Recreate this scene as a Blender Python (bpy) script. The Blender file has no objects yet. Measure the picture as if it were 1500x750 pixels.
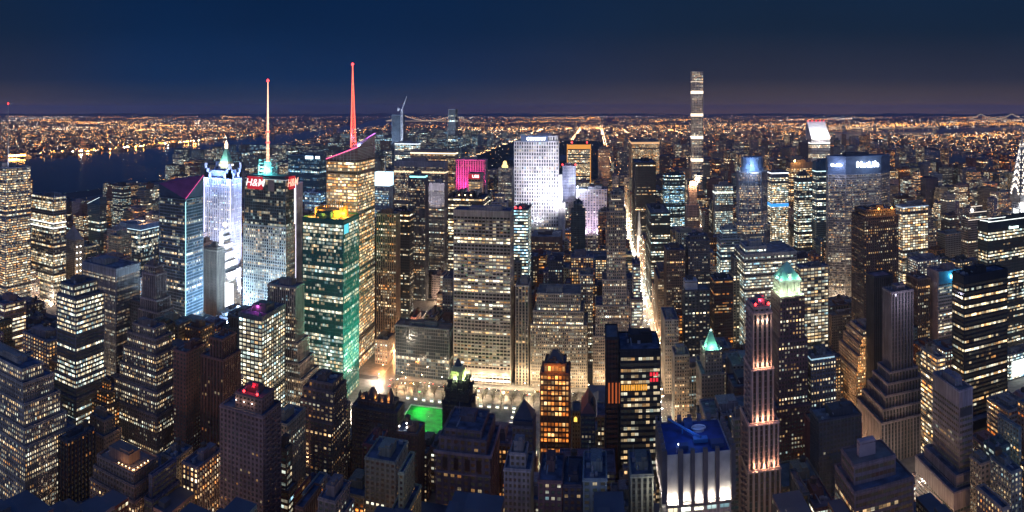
import bpy, math, random, bisect
import numpy as np
from math import sin, cos, tan, pi, sqrt, atan2
SC = bpy.context.scene
COL = SC.collection
SC.render.engine = 'CYCLES'

# ------------------------------------------------------------------ camera
# cylindrical panorama from an observation deck 320 m above the street, +Y = uptown
PXR, EYE, HZ, VX = 950.0, 320.0, 158.0, 874.0
cam = bpy.data.cameras.new('camera'); cam_o = bpy.data.objects.new('camera', cam); COL.objects.link(cam_o); SC.camera = cam_o
cam.type = 'PANO'; cam.panorama_type = 'CENTRAL_CYLINDRICAL'
cam.central_cylindrical_radius = 1
cam.central_cylindrical_range_u_min = -750/PXR; cam.central_cylindrical_range_u_max = 750/PXR
cam.central_cylindrical_range_v_min = -(750-HZ)/PXR; cam.central_cylindrical_range_v_max = HZ/PXR
cam.clip_start = 1; cam.clip_end = 90000
cam_o.location = (0, 0, EYE); cam_o.rotation_euler = (pi/2, 0, (VX-750)/PXR)

# ------------------------------------------------------------------ world: night sky with a city glow low down
world = bpy.data.worlds.new('World'); SC.world = world; world.use_nodes = True
nt = world.node_tree; N = nt.nodes; L = nt.links
bg = N['Background']; out = N['World Output']
sky = N.new('ShaderNodeTexSky'); sky.sky_type = 'NISHITA'; sky.sun_disc = False
sky.sun_elevation = math.radians(-4); sky.sun_rotation = math.radians(200)
bg.inputs[1].default_value = 0.05; L.new(sky.outputs[0], bg.inputs[0])
tc = N.new('ShaderNodeTexCoord'); sep = N.new('ShaderNodeSeparateXYZ'); L.new(tc.outputs['Generated'], sep.inputs[0])
def ramp(nodes, stops, interp='LINEAR'):
    r = nodes.new('ShaderNodeValToRGB'); r.color_ramp.interpolation = interp
    e = r.color_ramp.elements
    while len(e) < len(stops): e.new(.5)
    for i, (p, c) in enumerate(stops):
        e[i].position = p; e[i].color = (*c, 1)
    return r
mr = N.new('ShaderNodeMapRange'); mr.inputs[1].default_value = -0.1; mr.inputs[2].default_value = 1.0; L.new(sep.outputs[2], mr.inputs[0])
Z = lambda z: (z+.1)/1.1
cool = ramp(N, [(0, (.02, .018, .02)), (Z(-.012), (.05, .036, .036)), (Z(.0), (.048, .044, .070)), (Z(.014), (.017, .028, .064)), (Z(.045), (.0040, .0195, .066)), (Z(.12), (.0018, .0145, .053)), (Z(.2), (.0012, .0122, .047)), (Z(.45), (.005, .026, .12)), (1, (.005, .035, .17))])
warm = ramp(N, [(0, (.03, .02, .015)), (Z(-.014), (.16, .085, .045)), (Z(.0), (.125, .074, .056)), (Z(.012), (.058, .044, .050)), (Z(.045), (.0200, .0225, .040)), (Z(.12), (.0062, .0155, .036)), (Z(.2), (.0036, .0145, .040)), (Z(.45), (.005, .025, .11)), (1, (.005, .035, .17))])
south = ramp(N, [(0, (.36, .33, .42)), (Z(.02), (.36, .37, .56)), (Z(.25), (.17, .24, .48)), (Z(.55), (.02, .06, .20)), (1, (.005, .035, .17))])  # unseen sky behind the camera, brightened to light the facades; zenith likewise
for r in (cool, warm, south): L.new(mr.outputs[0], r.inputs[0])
mx = N.new('ShaderNodeMapRange'); mx.interpolation_type = 'SMOOTHSTEP'; mx.inputs[1].default_value = -.42; mx.inputs[2].default_value = .25; L.new(sep.outputs[0], mx.inputs[0])
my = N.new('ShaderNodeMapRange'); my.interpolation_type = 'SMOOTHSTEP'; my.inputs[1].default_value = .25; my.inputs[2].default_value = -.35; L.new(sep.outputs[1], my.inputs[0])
m1 = N.new('ShaderNodeMix'); m1.data_type = 'RGBA'; mw = N.new('ShaderNodeMapRange'); mw.interpolation_type = 'SMOOTHSTEP'; mw.inputs[1].default_value = -.60; mw.inputs[2].default_value = -.85; mw.inputs[4].default_value = .8; L.new(sep.outputs[0], mw.inputs[0])
ma = N.new('ShaderNodeMath'); ma.operation = 'MAXIMUM'; L.new(mx.outputs[0], ma.inputs[0]); L.new(mw.outputs[0], ma.inputs[1]); L.new(ma.outputs[0], m1.inputs[0]); L.new(cool.outputs[0], m1.inputs[6]); L.new(warm.outputs[0], m1.inputs[7])
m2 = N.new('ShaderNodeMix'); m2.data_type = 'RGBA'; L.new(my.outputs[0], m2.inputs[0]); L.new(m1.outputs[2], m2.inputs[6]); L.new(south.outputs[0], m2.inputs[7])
nzs = N.new('ShaderNodeTexNoise'); nzs.inputs['Scale'].default_value = 3.5; nzs.inputs['Detail'].default_value = 4; mps = N.new('ShaderNodeMapping'); mps.inputs['Scale'].default_value = (1, 1, 3); L.new(tc.outputs['Generated'], mps.inputs[0]); L.new(mps.outputs[0], nzs.inputs['Vector'])
mrs = N.new('ShaderNodeMapRange'); mrs.inputs[1].default_value = .3; mrs.inputs[2].default_value = .7; mrs.inputs[3].default_value = .93; mrs.inputs[4].default_value = 1.07; L.new(nzs.outputs[0], mrs.inputs[0])
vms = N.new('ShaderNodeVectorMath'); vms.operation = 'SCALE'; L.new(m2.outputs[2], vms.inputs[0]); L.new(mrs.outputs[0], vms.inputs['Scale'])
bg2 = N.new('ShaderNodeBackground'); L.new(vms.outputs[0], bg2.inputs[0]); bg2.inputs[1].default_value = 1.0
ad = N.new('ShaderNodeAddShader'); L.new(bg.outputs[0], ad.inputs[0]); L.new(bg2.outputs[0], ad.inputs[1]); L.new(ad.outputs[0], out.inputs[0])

fill_sun = bpy.data.lights.new('fill_sun', 'SUN'); fill_sun.energy = 0.06; fill_sun.angle = math.radians(12); fill_sun.color = (.62, .66, 1.0)  # soft sun lamp added to fill the facades, no visible moon
fill_sun_o = bpy.data.objects.new('fill_sun', fill_sun); COL.objects.link(fill_sun_o); fill_sun_o.rotation_euler = (math.radians(52), 0, math.radians(-28))

SC.view_settings.view_transform = 'Standard'; SC.view_settings.look = 'None'; SC.view_settings.gamma = 1; SC.view_settings.use_curve_mapping = False
SC.view_settings.exposure = 0.3
cy = SC.cycles
cy.use_denoising = True; cy.max_bounces = 4; cy.diffuse_bounces = 2; cy.glossy_bounces = 2; cy.transmission_bounces = 2
cy.sample_clamp_indirect = 5.0; cy.caustics_reflective = False; cy.caustics_refractive = False
R = random.Random(11)
HAZE = 4e-5

# ------------------------------------------------------------------ geometry of the view
def az(px): return (px-VX)/PXR
def street(s): return 722+(s-42)*80.5
def to_px(x, y, z=0):
    r = math.hypot(x, y); return VX+atan2(x, y)*PXR, HZ+(EYE-z)/r*PXR

# ------------------------------------------------------------------ materials
MATS = {}
def new_mat(name):
    m = bpy.data.materials.new(name); m.use_nodes = True; MATS[name] = m
    return m, m.node_tree.nodes, m.node_tree.links, m.node_tree.nodes['Principled BSDF']
def math_n(nodes, links, op, a, b=None, c=None):
    n = nodes.new('ShaderNodeMath'); n.operation = op
    for i, v in enumerate((a, b, c)):
        if v is None: continue
        if isinstance(v, (int, float)): n.inputs[i].default_value = v
        else: links.new(v, n.inputs[i])
    return n.outputs[0]
def noise_tint(nodes, links, col_socket, scale, lo, hi, coord='Object'):
    t = nodes.new('ShaderNodeTexCoord'); nz = nodes.new('ShaderNodeTexNoise'); nz.inputs['Scale'].default_value = scale; nz.inputs['Detail'].default_value = 3
    links.new(t.outputs[coord], nz.inputs['Vector'])
    m = nodes.new('ShaderNodeMapRange'); m.inputs[1].default_value = .3; m.inputs[2].default_value = .7; m.inputs[3].default_value = lo; m.inputs[4].default_value = hi
    links.new(nz.outputs[0], m.inputs[0])
    v = nodes.new('ShaderNodeVectorMath'); v.operation = 'SCALE'; links.new(col_socket, v.inputs[0]); links.new(m.outputs[0], v.inputs['Scale'])
    return v.outputs[0]
def window_shader(nodes, links, bsdf, with_wall):
    """UV runs in bays and storeys; the 'par' attribute carries lit share, warmth, strength, storey coherence."""
    uv = nodes.new('ShaderNodeUVMap').outputs[0]
    par = nodes.new('ShaderNodeAttribute'); par.attribute_name = 'par'
    ps = nodes.new('ShaderNodeSeparateColor'); links.new(par.outputs['Color'], ps.inputs[0])
    lit_p, warm_p, glow_p, coh_p = ps.outputs[0], ps.outputs[1], ps.outputs[2], par.outputs['Alpha']
    fl = nodes.new('ShaderNodeVectorMath'); fl.operation = 'FLOOR'; links.new(uv, fl.inputs[0])
    fr = nodes.new('ShaderNodeVectorMath'); fr.operation = 'FRACTION'; links.new(uv, fr.inputs[0])
    sf = nodes.new('ShaderNodeSeparateXYZ'); links.new(fl.outputs[0], sf.inputs[0])
    sr = nodes.new('ShaderNodeSeparateXYZ'); links.new(fr.outputs[0], sr.inputs[0])
    M = lambda *a: math_n(nodes, links, *a)
    w1 = nodes.new('ShaderNodeTexWhiteNoise'); w1.noise_dimensions = '2D'; links.new(fl.outputs[0], w1.inputs['Vector'])
    gx = M('FLOOR', M('DIVIDE', M('ADD', sf.outputs[0], M('MULTIPLY', sf.outputs[1], 1.7)), 4.0))
    cb = nodes.new('ShaderNodeCombineXYZ'); links.new(gx, cb.inputs[0]); links.new(sf.outputs[1], cb.inputs[1]); cb.inputs[2].default_value = 7
    w2 = nodes.new('ShaderNodeTexWhiteNoise'); w2.noise_dimensions = '3D'; links.new(cb.outputs[0], w2.inputs['Vector'])
    # storeys of one building share their lights across faces: u offsets are multiples of 1000 per building
    bu = M('FLOOR', M('DIVIDE', sf.outputs[0], 1000.0))
    cb2 = nodes.new('ShaderNodeCombineXYZ'); links.new(bu, cb2.inputs[0]); links.new(sf.outputs[1], cb2.inputs[1]); cb2.inputs[2].default_value = 3
    w3 = nodes.new('ShaderNodeTexWhiteNoise'); w3.noise_dimensions = '3D'; links.new(cb2.outputs[0], w3.inputs['Vector'])
    local = M('ADD', M('MULTIPLY', w1.outputs[0], .5), M('MULTIPLY', w2.outputs[0], .5))
    score = M('ADD', M('MULTIPLY', local, M('SUBTRACT', 1.0, coh_p)), M('MULTIPLY', w3.outputs[0], coh_p))
    # soft threshold: most rooms are on or off, some dim
    lit = nodes.new('ShaderNodeMapRange'); lit.inputs[1].default_value = .02; lit.inputs[2].default_value = -.02; links.new(M('SUBTRACT', score, M('MULTIPLY', lit_p, 1.18)), lit.inputs[0])
    wf = nodes.new('ShaderNodeSeparateColor'); links.new(w3.outputs[1], wf.inputs[0])
    plantroom = M('GREATER_THAN', wf.outputs[1], .09)                       # about one storey in eleven is a dark plant storey
    fullfloor = M('MULTIPLY', M('LESS_THAN', wf.outputs[2], .07), M('GREATER_THAN', lit_p, .2))   # and a few are lit from end to end
    on_ = M('MULTIPLY', M('MAXIMUM', lit.outputs[0], fullfloor), plantroom)
    wc = nodes.new('ShaderNodeSeparateColor'); links.new(w1.outputs[1], wc.inputs[0])
    wg = nodes.new('ShaderNodeSeparateColor'); links.new(w2.outputs[1], wg.inputs[0])
    bright = M('ADD', .16, M('MULTIPLY', M('POWER', M('ADD', M('MULTIPLY', wc.outputs[0], .65), M('MULTIPLY', wg.outputs[0], .35)), 2.8), 3.4))
    # blinds cover the upper part of some windows, the ceiling lights brighten the top
    blind = M('LESS_THAN', sr.outputs[1], M('SUBTRACT', 1.05, M('MULTIPLY', M('POWER', wc.outputs[1], 2.0), .55)))
    grad = M('ADD', .45, M('MULTIPLY', sr.outputs[1], .95))
    em = M('MULTIPLY', M('MULTIPLY', M('MULTIPLY', on_, bright), grad), M('ADD', .35, M('MULTIPLY', blind, .65)))
    mull = M('GREATER_THAN', M('ABSOLUTE', M('SUBTRACT', sr.outputs[0], .5)), .035)
    em = M('MULTIPLY', em, M('ADD', .45, M('MULTIPLY', mull, .55)))
    em = M('ADD', em, .010)
    hue = M('ADD', M('ADD', warm_p, .07), M('MULTIPLY', M('SUBTRACT', M('ADD', M('MULTIPLY', wc.outputs[2], .5), M('MULTIPLY', wg.outputs[2], .5)), .5), .62))
    cr = ramp(nodes, [(0, (.22, .55, 1)), (.17, (.55, .92, 1)), (.32, (.92, 1, .82)), (.46, (1, .88, .62)), (.62, (1, .70, .36)), (.8, (1, .47, .14)), (1, (1, .26, .04))])
    links.new(hue, cr.inputs[0])
    strength = M('MULTIPLY', em, M('MULTIPLY', glow_p, 1.3))
    links.new(cr.outputs[0], bsdf.inputs['Emission Color'])
    if with_wall:
        ti = nodes.new('ShaderNodeAttribute'); ti.attribute_name = 'tint'
        inx = M('LESS_THAN', M('ABSOLUTE', M('SUBTRACT', sr.outputs[0], .5)), .31)
        iny = M('LESS_THAN', M('ABSOLUTE', M('SUBTRACT', sr.outputs[1], .52)), .27)
        side = M('GREATER_THAN', sf.outputs[0], 0.5)
        win = M('MULTIPLY', M('MULTIPLY', inx, iny), side)
        links.new(M('MULTIPLY', strength, win), bsdf.inputs['Emission Strength'])
        mixc = nodes.new('ShaderNodeMix'); mixc.data_type = 'RGBA'
        links.new(win, mixc.inputs[0]); links.new(noise_tint(nodes, links, ti.outputs['Color'], .05, .75, 1.2), mixc.inputs[6]); mixc.inputs[7].default_value = (.02, .025, .03, 1)
        links.new(mixc.outputs[2], bsdf.inputs['Base Color'])
        links.new(M('SUBTRACT', .85, M('MULTIPLY', win, .65)), bsdf.inputs['Roughness'])
    else:
        links.new(strength, bsdf.inputs['Emission Strength'])
        ti = nodes.new('ShaderNodeAttribute'); ti.attribute_name = 'tint'
        links.new(ti.outputs['Color'], bsdf.inputs['Base Color'])
        bsdf.inputs['Roughness'].default_value = .16
m, n_, l_, b_ = new_mat('window_glass'); window_shader(n_, l_, b_, False); m.cycles.emission_sampling = 'NONE'
m, n_, l_, b_ = new_mat('wall_with_windows'); window_shader(n_, l_, b_, True); m.cycles.emission_sampling = 'NONE'
m, n_, l_, b_ = new_mat('facade')
ti = n_.new('ShaderNodeAttribute'); ti.attribute_name = 'tint'
a_ = noise_tint(n_, l_, ti.outputs['Color'], .045, .62, 1.28)
t_ = n_.new('ShaderNodeTexCoord'); mp_ = n_.new('ShaderNodeMapping'); mp_.inputs['Scale'].default_value = (1.1, 1.1, .05); l_.new(t_.outputs['Object'], mp_.inputs[0])
nz_ = n_.new('ShaderNodeTexNoise'); nz_.inputs['Scale'].default_value = .8; l_.new(mp_.outputs[0], nz_.inputs['Vector'])
mr_ = n_.new('ShaderNodeMapRange'); mr_.inputs[1].default_value = .35; mr_.inputs[2].default_value = .65; mr_.inputs[3].default_value = .68; mr_.inputs[4].default_value = 1.15; l_.new(nz_.outputs[0], mr_.inputs[0])
sc_ = n_.new('ShaderNodeVectorMath'); sc_.operation = 'SCALE'; l_.new(a_, sc_.inputs[0]); l_.new(mr_.outputs[0], sc_.inputs['Scale']); l_.new(sc_.outputs[0], b_.inputs['Base Color'])
b_.inputs['Roughness'].default_value = .8
def flat(name, col, rough=.7, metal=0, lo=.75, hi=1.25, scale=.1):
    if name in MATS: return MATS[name]
    m, n, l, b = new_mat(name)
    c = n.new('ShaderNodeRGB'); c.outputs[0].default_value = (*col, 1)
    l.new(noise_tint(n, l, c.outputs[0], scale, lo, hi), b.inputs['Base Color'])
    b.inputs['Roughness'].default_value = rough; b.inputs['Metallic'].default_value = metal
    return m
def glow(name, col, s, sampled=False):
    if name in MATS: return MATS[name]
    m, n, l, b = new_mat(name)
    b.inputs['Base Color'].default_value = (.05, .05, .05, 1)
    b.inputs['Emission Color'].default_value = (*col, 1); b.inputs['Emission Strength'].default_value = s
    if not sampled: m.cycles.emission_sampling = 'NONE'
    return m
ROOF = flat('roof_membrane', (.085, .10, .14), .75, 0, .3, 1.8, .16)
ROOF2 = flat('roof_gravel', (.17, .16, .15), .9, 0, .6, 1.3, .15)
STEEL = flat('painted_steel', (.30, .31, .33), .6, .1)
WOOD = flat('tank_wood', (.10, .07, .05), .9)
COPPER = flat('green_copper', (.20, .42, .34), .6)

# ------------------------------------------------------------------ mesh builder
class MB:
    def __init__(s): s.v = []; s.f = []; s.uv = []; s.mi = []; s.tint = []; s.par = []
    def face(s, pts, uvs=None, mi=0, tint=(.3, .3, .3), par=(0, .5, 1, .5)):
        b = len(s.v); s.v.extend(pts); n = len(pts); s.f.append(tuple(range(b, b+n)))
        s.uv.extend(uvs if uvs else [(0, 0)]*n); s.mi.append(mi); s.tint.extend([(*tint[:3], 1)]*n); s.par.extend([par]*n)
    def box(s, x0, x1, y0, y1, z0, z1, mi=0, tint=(.3, .3, .3), skip=''):
        if 'S' not in skip: s.face([(x0, y0, z0), (x1, y0, z0), (x1, y0, z1), (x0, y0, z1)], None, mi, tint)
        if 'N' not in skip: s.face([(x1, y1, z0), (x0, y1, z0), (x0, y1, z1), (x1, y1, z1)], None, mi, tint)
        if 'E' not in skip: s.face([(x1, y0, z0), (x1, y1, z0), (x1, y1, z1), (x1, y0, z1)], None, mi, tint)
        if 'W' not in skip: s.face([(x0, y1, z0), (x0, y0, z0), (x0, y0, z1), (x0, y1, z1)], None, mi, tint)
        if 'T' not in skip: s.face([(x0, y0, z1), (x1, y0, z1), (x1, y1, z1), (x0, y1, z1)], None, mi, tint)
        if 'B' not in skip: s.face([(x0, y1, z0), (x1, y1, z0), (x1, y0, z0), (x0, y0, z0)], None, mi, tint)
    def prism(s, cx, cy, z0, z1, r0, r1, n=10, mi=0, tint=(.3, .3, .3), rot=0., cap=True):
        a = [(cos(2*pi*i/n+rot), sin(2*pi*i/n+rot)) for i in range(n)]
        for i in range(n):
            p, q = a[i], a[(i+1) % n]
            if r1 > 1e-4: s.face([(cx+p[0]*r0, cy+p[1]*r0, z0), (cx+q[0]*r0, cy+q[1]*r0, z0), (cx+q[0]*r1, cy+q[1]*r1, z1), (cx+p[0]*r1, cy+p[1]*r1, z1)], None, mi, tint)
            else: s.face([(cx+p[0]*r0, cy+p[1]*r0, z0), (cx+q[0]*r0, cy+q[1]*r0, z0), (cx, cy, z1)], None, mi, tint)
        if cap and r1 > 1e-4: s.face([(cx+p[0]*r1, cy+p[1]*r1, z1) for p in a], None, mi, tint)
        if cap: s.face([(cx+p[0]*r0, cy+p[1]*r0, z0) for p in reversed(a)], None, mi, tint)
    def tube(s, a, b, r, n=5, mi=0, tint=(.3, .3, .3), r2=None):
        r2 = r if r2 is None else r2
        d = np.subtract(b, a).astype(float); ln = np.linalg.norm(d)
        if ln < 1e-6: return
        d /= ln; u = np.cross(d, (0, 0, 1)) if abs(d[2]) < .9 else np.cross(d, (1, 0, 0)); u /= np.linalg.norm(u); w = np.cross(d, u)
        A = [tuple(np.add(a, (u*cos(2*pi*i/n)+w*sin(2*pi*i/n))*r)) for i in range(n)]
        B = [tuple(np.add(b, (u*cos(2*pi*i/n)+w*sin(2*pi*i/n))*r2)) for i in range(n)]
        for i in range(n): s.face([A[i], A[(i+1) % n], B[(i+1) % n], B[i]], None, mi, tint)
    def mesh(s, name, mats, off=(0, 0, 0)):
        me = bpy.data.meshes.new(name)
        v = np.array(s.v, dtype=np.float32)-np.array(off, dtype=np.float32)
        ls = np.array([len(f) for f in s.f], dtype=np.int32); nl = int(ls.sum())
        me.vertices.add(len(v)); me.vertices.foreach_set('co', v.ravel())
        me.loops.add(nl); me.loops.foreach_set('vertex_index', np.arange(nl, dtype=np.int32))
        me.polygons.add(len(ls)); st = np.zeros(len(ls), dtype=np.int32); st[1:] = np.cumsum(ls)[:-1]
        me.polygons.foreach_set('loop_start', st); me.polygons.foreach_set('loop_total', ls)
        for m in mats: me.materials.append(m)
        me.polygons.foreach_set('material_index', np.array(s.mi, dtype=np.int32))
        names = [m.name for m in mats]
        if any(k in names for k in ('window_glass', 'wall_with_windows', 'facade')):
            u = me.uv_layers.new(name='UVMap'); u.data.foreach_set('uv', np.array(s.uv, dtype=np.float32).ravel())
            t = me.color_attributes.new('tint', 'FLOAT_COLOR', 'CORNER'); t.data.foreach_set('color', np.array(s.tint, dtype=np.float32).ravel())
            if 'facade' not in names or len(names) > 1:
                p = me.color_attributes.new('par', 'FLOAT_COLOR', 'CORNER'); p.data.foreach_set('color', np.array(s.par, dtype=np.float32).ravel())
        me.update(calc_edges=True); me.validate()
        return me
    def link(s, name, mats, parent=None, loc=None):
        """loc: where the object's origin stands (world); with a parent, coordinates are relative to the parent's own."""
        if not isinstance(mats, (list, tuple)): mats = [mats]
        mats = [MATS[m] if isinstance(m, str) else m for m in mats]
        off = (0, 0, 0)
        if parent is not None: off = root_loc(parent)
        elif loc is not None: off = loc
        o = bpy.data.objects.new(name, s.mesh(name, mats, off)); COL.objects.link(o)
        if parent is not None: o.parent = parent
        elif loc is not None: o.location = loc
        return o
def root_loc(o):
    while o.parent is not None: o = o.parent
    return tuple(o.location)
def tag(o, label=None, cat=None, group=None, kind=None):
    if label: o['label'] = label
    if cat: o['category'] = cat
    if group: o['group'] = group
    if kind: o['kind'] = kind
    return o
def thing(name, label, cat, loc, group=None):
    o = bpy.data.objects.new(name, None); COL.objects.link(o); o.location = loc; o.empty_display_size = 5
    return tag(o, label, cat, group)

# ------------------------------------------------------------------ facades
STY = {
 'masonry': dict(bay=2.7, fh=3.5, pw=.46, sh=.46, d=.45, ds=.40, lit=.34, warm=.52, glow=.9, coh=.2),
 'fine':    dict(bay=2.2, fh=3.45, pw=.44, sh=.42, d=.45, ds=.40, lit=.40, warm=.46, glow=.9, coh=.25),
 'grid':    dict(bay=4.6, fh=4.0, pw=.14, sh=.32, d=.9, ds=.75, lit=.55, warm=.42, glow=.9, coh=.3),
 'vert':    dict(bay=2.2, fh=3.7, pw=.40, sh=.38, d=.9, ds=.25, lit=.38, warm=.48, glow=.8, coh=.35),
 'bands':   dict(bay=2.6, fh=3.8, pw=.08, sh=.48, d=.15, ds=.35, lit=.42, warm=.42, glow=1.0, coh=.6),
 'glass':   dict(bay=2.4, fh=3.9, pw=.07, sh=.16, d=.22, ds=.12, lit=.36, warm=.36, glow=.8, coh=.4),
}
SEED = [1]
def tier(parent, x0, x1, y0, y1, z0, z1, st, wall, glass=(.02, .03, .04), name='tower_wall', crown=2.2, faces='SEW', seed=None, ch=0):
    """one storey block: recessed glazing behind real piers and spandrels; ch cuts the corners (metres)"""
    if seed is None: SEED[0] += 1; seed = SEED[0]
    w = MB(); g = MB(); d = st['d']; ds = min(st['ds'], d-.04); par = (st['lit'], st['warm'], st['glow'], st['coh'])
    h = max(z1-z0-crown, 2.0); nf = max(1, round(h/st['fh'])); fh = h/nf; zc = z0+h
    v0 = round(z0/st['fh'])+(seed*13) % 211
    if ch:
        cx_, cy_ = (ch, ch) if not isinstance(ch, tuple) else ch
        poly = [(x0+cx_, y0), (x1-cx_, y0), (x1, y0+cy_), (x1, y1-cy_), (x1-cx_, y1), (x0+cx_, y1), (x0, y1-cy_), (x0, y0+cy_)]
    else: poly = [(x0, y0), (x1, y0), (x1, y1), (x0, y1)]
    for si in range(len(poly)):
        (ax, ay), (bx, by) = poly[si], poly[(si+1) % len(poly)]
        ln = math.hypot(bx-ax, by-ay); ux, uy = (bx-ax)/ln, (by-ay)/ln; ix, iy = -uy, ux
        north = uy < .1 and ux < -.5
        n = max(1, round(ln/st['bay'])); b = ln/n; u0 = (seed % 97+1)*1000+1+si*100
        def P(t, dep, z): return (ax+ux*t+ix*dep, ay+uy*t+iy*dep, z)
        e = d if not ch else d*.42
        g.face([P(e, d, z0), P(ln-e, d, z0), P(ln-e, d, zc), P(e, d, zc)], [(u0, v0), (u0+n, v0), (u0+n, v0+nf), (u0, v0+nf)], 0, glass, par)
        w.face([P(0, 0, zc), P(ln, 0, zc), P(ln, 0, z1), P(0, 0, z1)], None, 0, wall)
        w.face([P(0, 0, z1), P(ln, 0, z1), P(ln-.6, .6, z1), P(.6, .6, z1)], None, 0, wall)
        w.face([P(ln-.6, .6, z1-1.4), P(.6, .6, z1-1.4), P(.6, .6, z1), P(ln-.6, .6, z1)], None, 0, wall)
        w.face([P(0, d, zc), P(ln, d, zc), P(ln, 0, zc), P(0, 0, zc)], None, 0, wall)
        if st.get('cornice', True) and ln > 3:
            lt = tuple(min(.8, c*1.3) for c in wall); za_ = z1-1.7
            w.face([P(-.35, -.35, za_), P(ln+.35, -.35, za_), P(ln+.35, -.35, za_+.7), P(-.35, -.35, za_+.7)], None, 0, lt); w.face([P(-.35, -.35, za_+.7), P(ln+.35, -.35, za_+.7), P(ln, 0, za_+.7), P(0, 0, za_+.7)], None, 0, lt); w.face([P(0, 0, za_), P(ln, 0, za_), P(ln+.35, -.35, za_), P(-.35, -.35, za_)], None, 0, lt)
        if north:
            w.face([P(0, d*.5, z0), P(ln, d*.5, z0), P(ln, d*.5, zc), P(0, d*.5, zc)], None, 0, wall); continue
        pw = b*st['pw']/2
        for i in range(n+1):
            a, c = max(0, i*b-pw), min(ln, i*b+pw)
            if i == 0: c = max(c, .8)
            if i == n: a = min(a, ln-.8)
            w.face([P(a, 0, z0), P(c, 0, z0), P(c, 0, zc), P(a, 0, zc)], None, 0, wall)
            if i > 0: w.face([P(a, d, z0), P(a, 0, z0), P(a, 0, zc), P(a, d, zc)], None, 0, wall)
            if i < n: w.face([P(c, 0, z0), P(c, d, z0), P(c, d, zc), P(c, 0, zc)], None, 0, wall)
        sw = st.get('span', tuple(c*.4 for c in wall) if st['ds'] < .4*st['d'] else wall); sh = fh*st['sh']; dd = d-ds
        for j in range(nf):
            za, zb = z0+j*fh, z0+j*fh+sh
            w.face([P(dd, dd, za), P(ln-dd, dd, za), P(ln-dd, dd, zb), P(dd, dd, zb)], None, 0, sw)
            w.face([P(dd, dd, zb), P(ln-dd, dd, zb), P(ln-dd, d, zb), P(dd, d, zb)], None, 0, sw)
    o = w.link(name, 'facade', parent)
    me = g.link('glazing', 'window_glass', parent); me.parent = o
    return o
def roof(parent, x0, x1, y0, y1, z, hole=None, mat=None, plant=True, tank=False, wall=(.2, .2, .2), rnd=R, ph=None, units=True):
    r = MB(); zz = z-1.2
    if hole is None: r.face([(x0+.6, y0+.6, zz), (x1-.6, y0+.6, zz), (x1-.6, y1-.6, zz), (x0+.6, y1-.6, zz)], mi=0)
    else:
        a, b, c, d = hole
        for q in ((x0+.6, x1-.6, y0+.6, c), (x0+.6, x1-.6, d, y1-.6), (x0+.6, a, c, d), (b, x1-.6, c, d)):
            if q[1]-q[0] > .05 and q[3]-q[2] > .05: r.face([(q[0], q[2], zz), (q[1], q[2], zz), (q[1], q[3], zz), (q[0], q[3], zz)], mi=0)
    ro = r.link('roof', mat or (ROOF if rnd.random() < .75 else ROOF2), parent)
    W, D = x1-x0, y1-y0
    if hole is None and plant and min(W, D) > 7:
        p = MB(); k = ph if ph else rnd.uniform(3, 6.5)
        fw, fd = rnd.uniform(.35, .6), rnd.uniform(.35, .6); ox, oy = rnd.uniform(.12, 1-.12-fw), rnd.uniform(.15, 1-.12-fd)
        a, b, c, d = x0+W*ox, x0+W*(ox+fw), y0+D*oy, y0+D*(oy+fd)
        p.box(a, b, c, d, zz, zz+k, 0, wall, 'B'); p.box(a+.5*(b-a), b-.8, c+.8, c+.5*(d-c), zz+k, zz+k+rnd.uniform(1.2, 2.4), 0, wall, 'B')
        p.link('penthouse', 'facade', ro)
        if units:
            q = MB(); zt_ = zz+k*.6; q.tube((a+1, c, zt_), (a+1, y0+1.2, zt_), .45, 5); q.link('roof_duct', STEEL, ro)
            q = MB(); q.prism(x0+W*.2, y1-D*.2, zz+.02, zz+rnd.uniform(3, 9), .25, .12, 5); q.link('roof_mast', STEEL, ro)
        for _ in range(rnd.randint(2, 5) if units else 0):
            q = MB(); u, v, s1, s2, hh = rnd.uniform(x0+1.5, x1-4), rnd.uniform(y0+1.5, y1-4), rnd.uniform(1.2, 3), rnd.uniform(1.2, 3), rnd.uniform(1, 2.4)
            q.box(u, u+s1, v, v+s2, zz+.02, zz+hh, 0, wall, 'B'); q.link('roof_unit', STEEL, ro)
    if tank and min(W, D) > 6:
        t = MB(); u, v = x0+W*rnd.uniform(.25, .75), y0+D*rnd.uniform(.55, .8); b0 = zz+(ph or 3.5)
        for sx in (-1.3, 1.3):
            for sy in (-1.3, 1.3): t.tube((u+sx, v+sy, zz), (u+sx, v+sy, b0), .16, 4)
        t.prism(u, v, b0, b0+4.2, 2.2, 2.2, 12); t.prism(u, v, b0+4.2, b0+5.6, 2.4, 0, 12)
        t.link('water_tank', WOOD, ro)
    return ro

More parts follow.
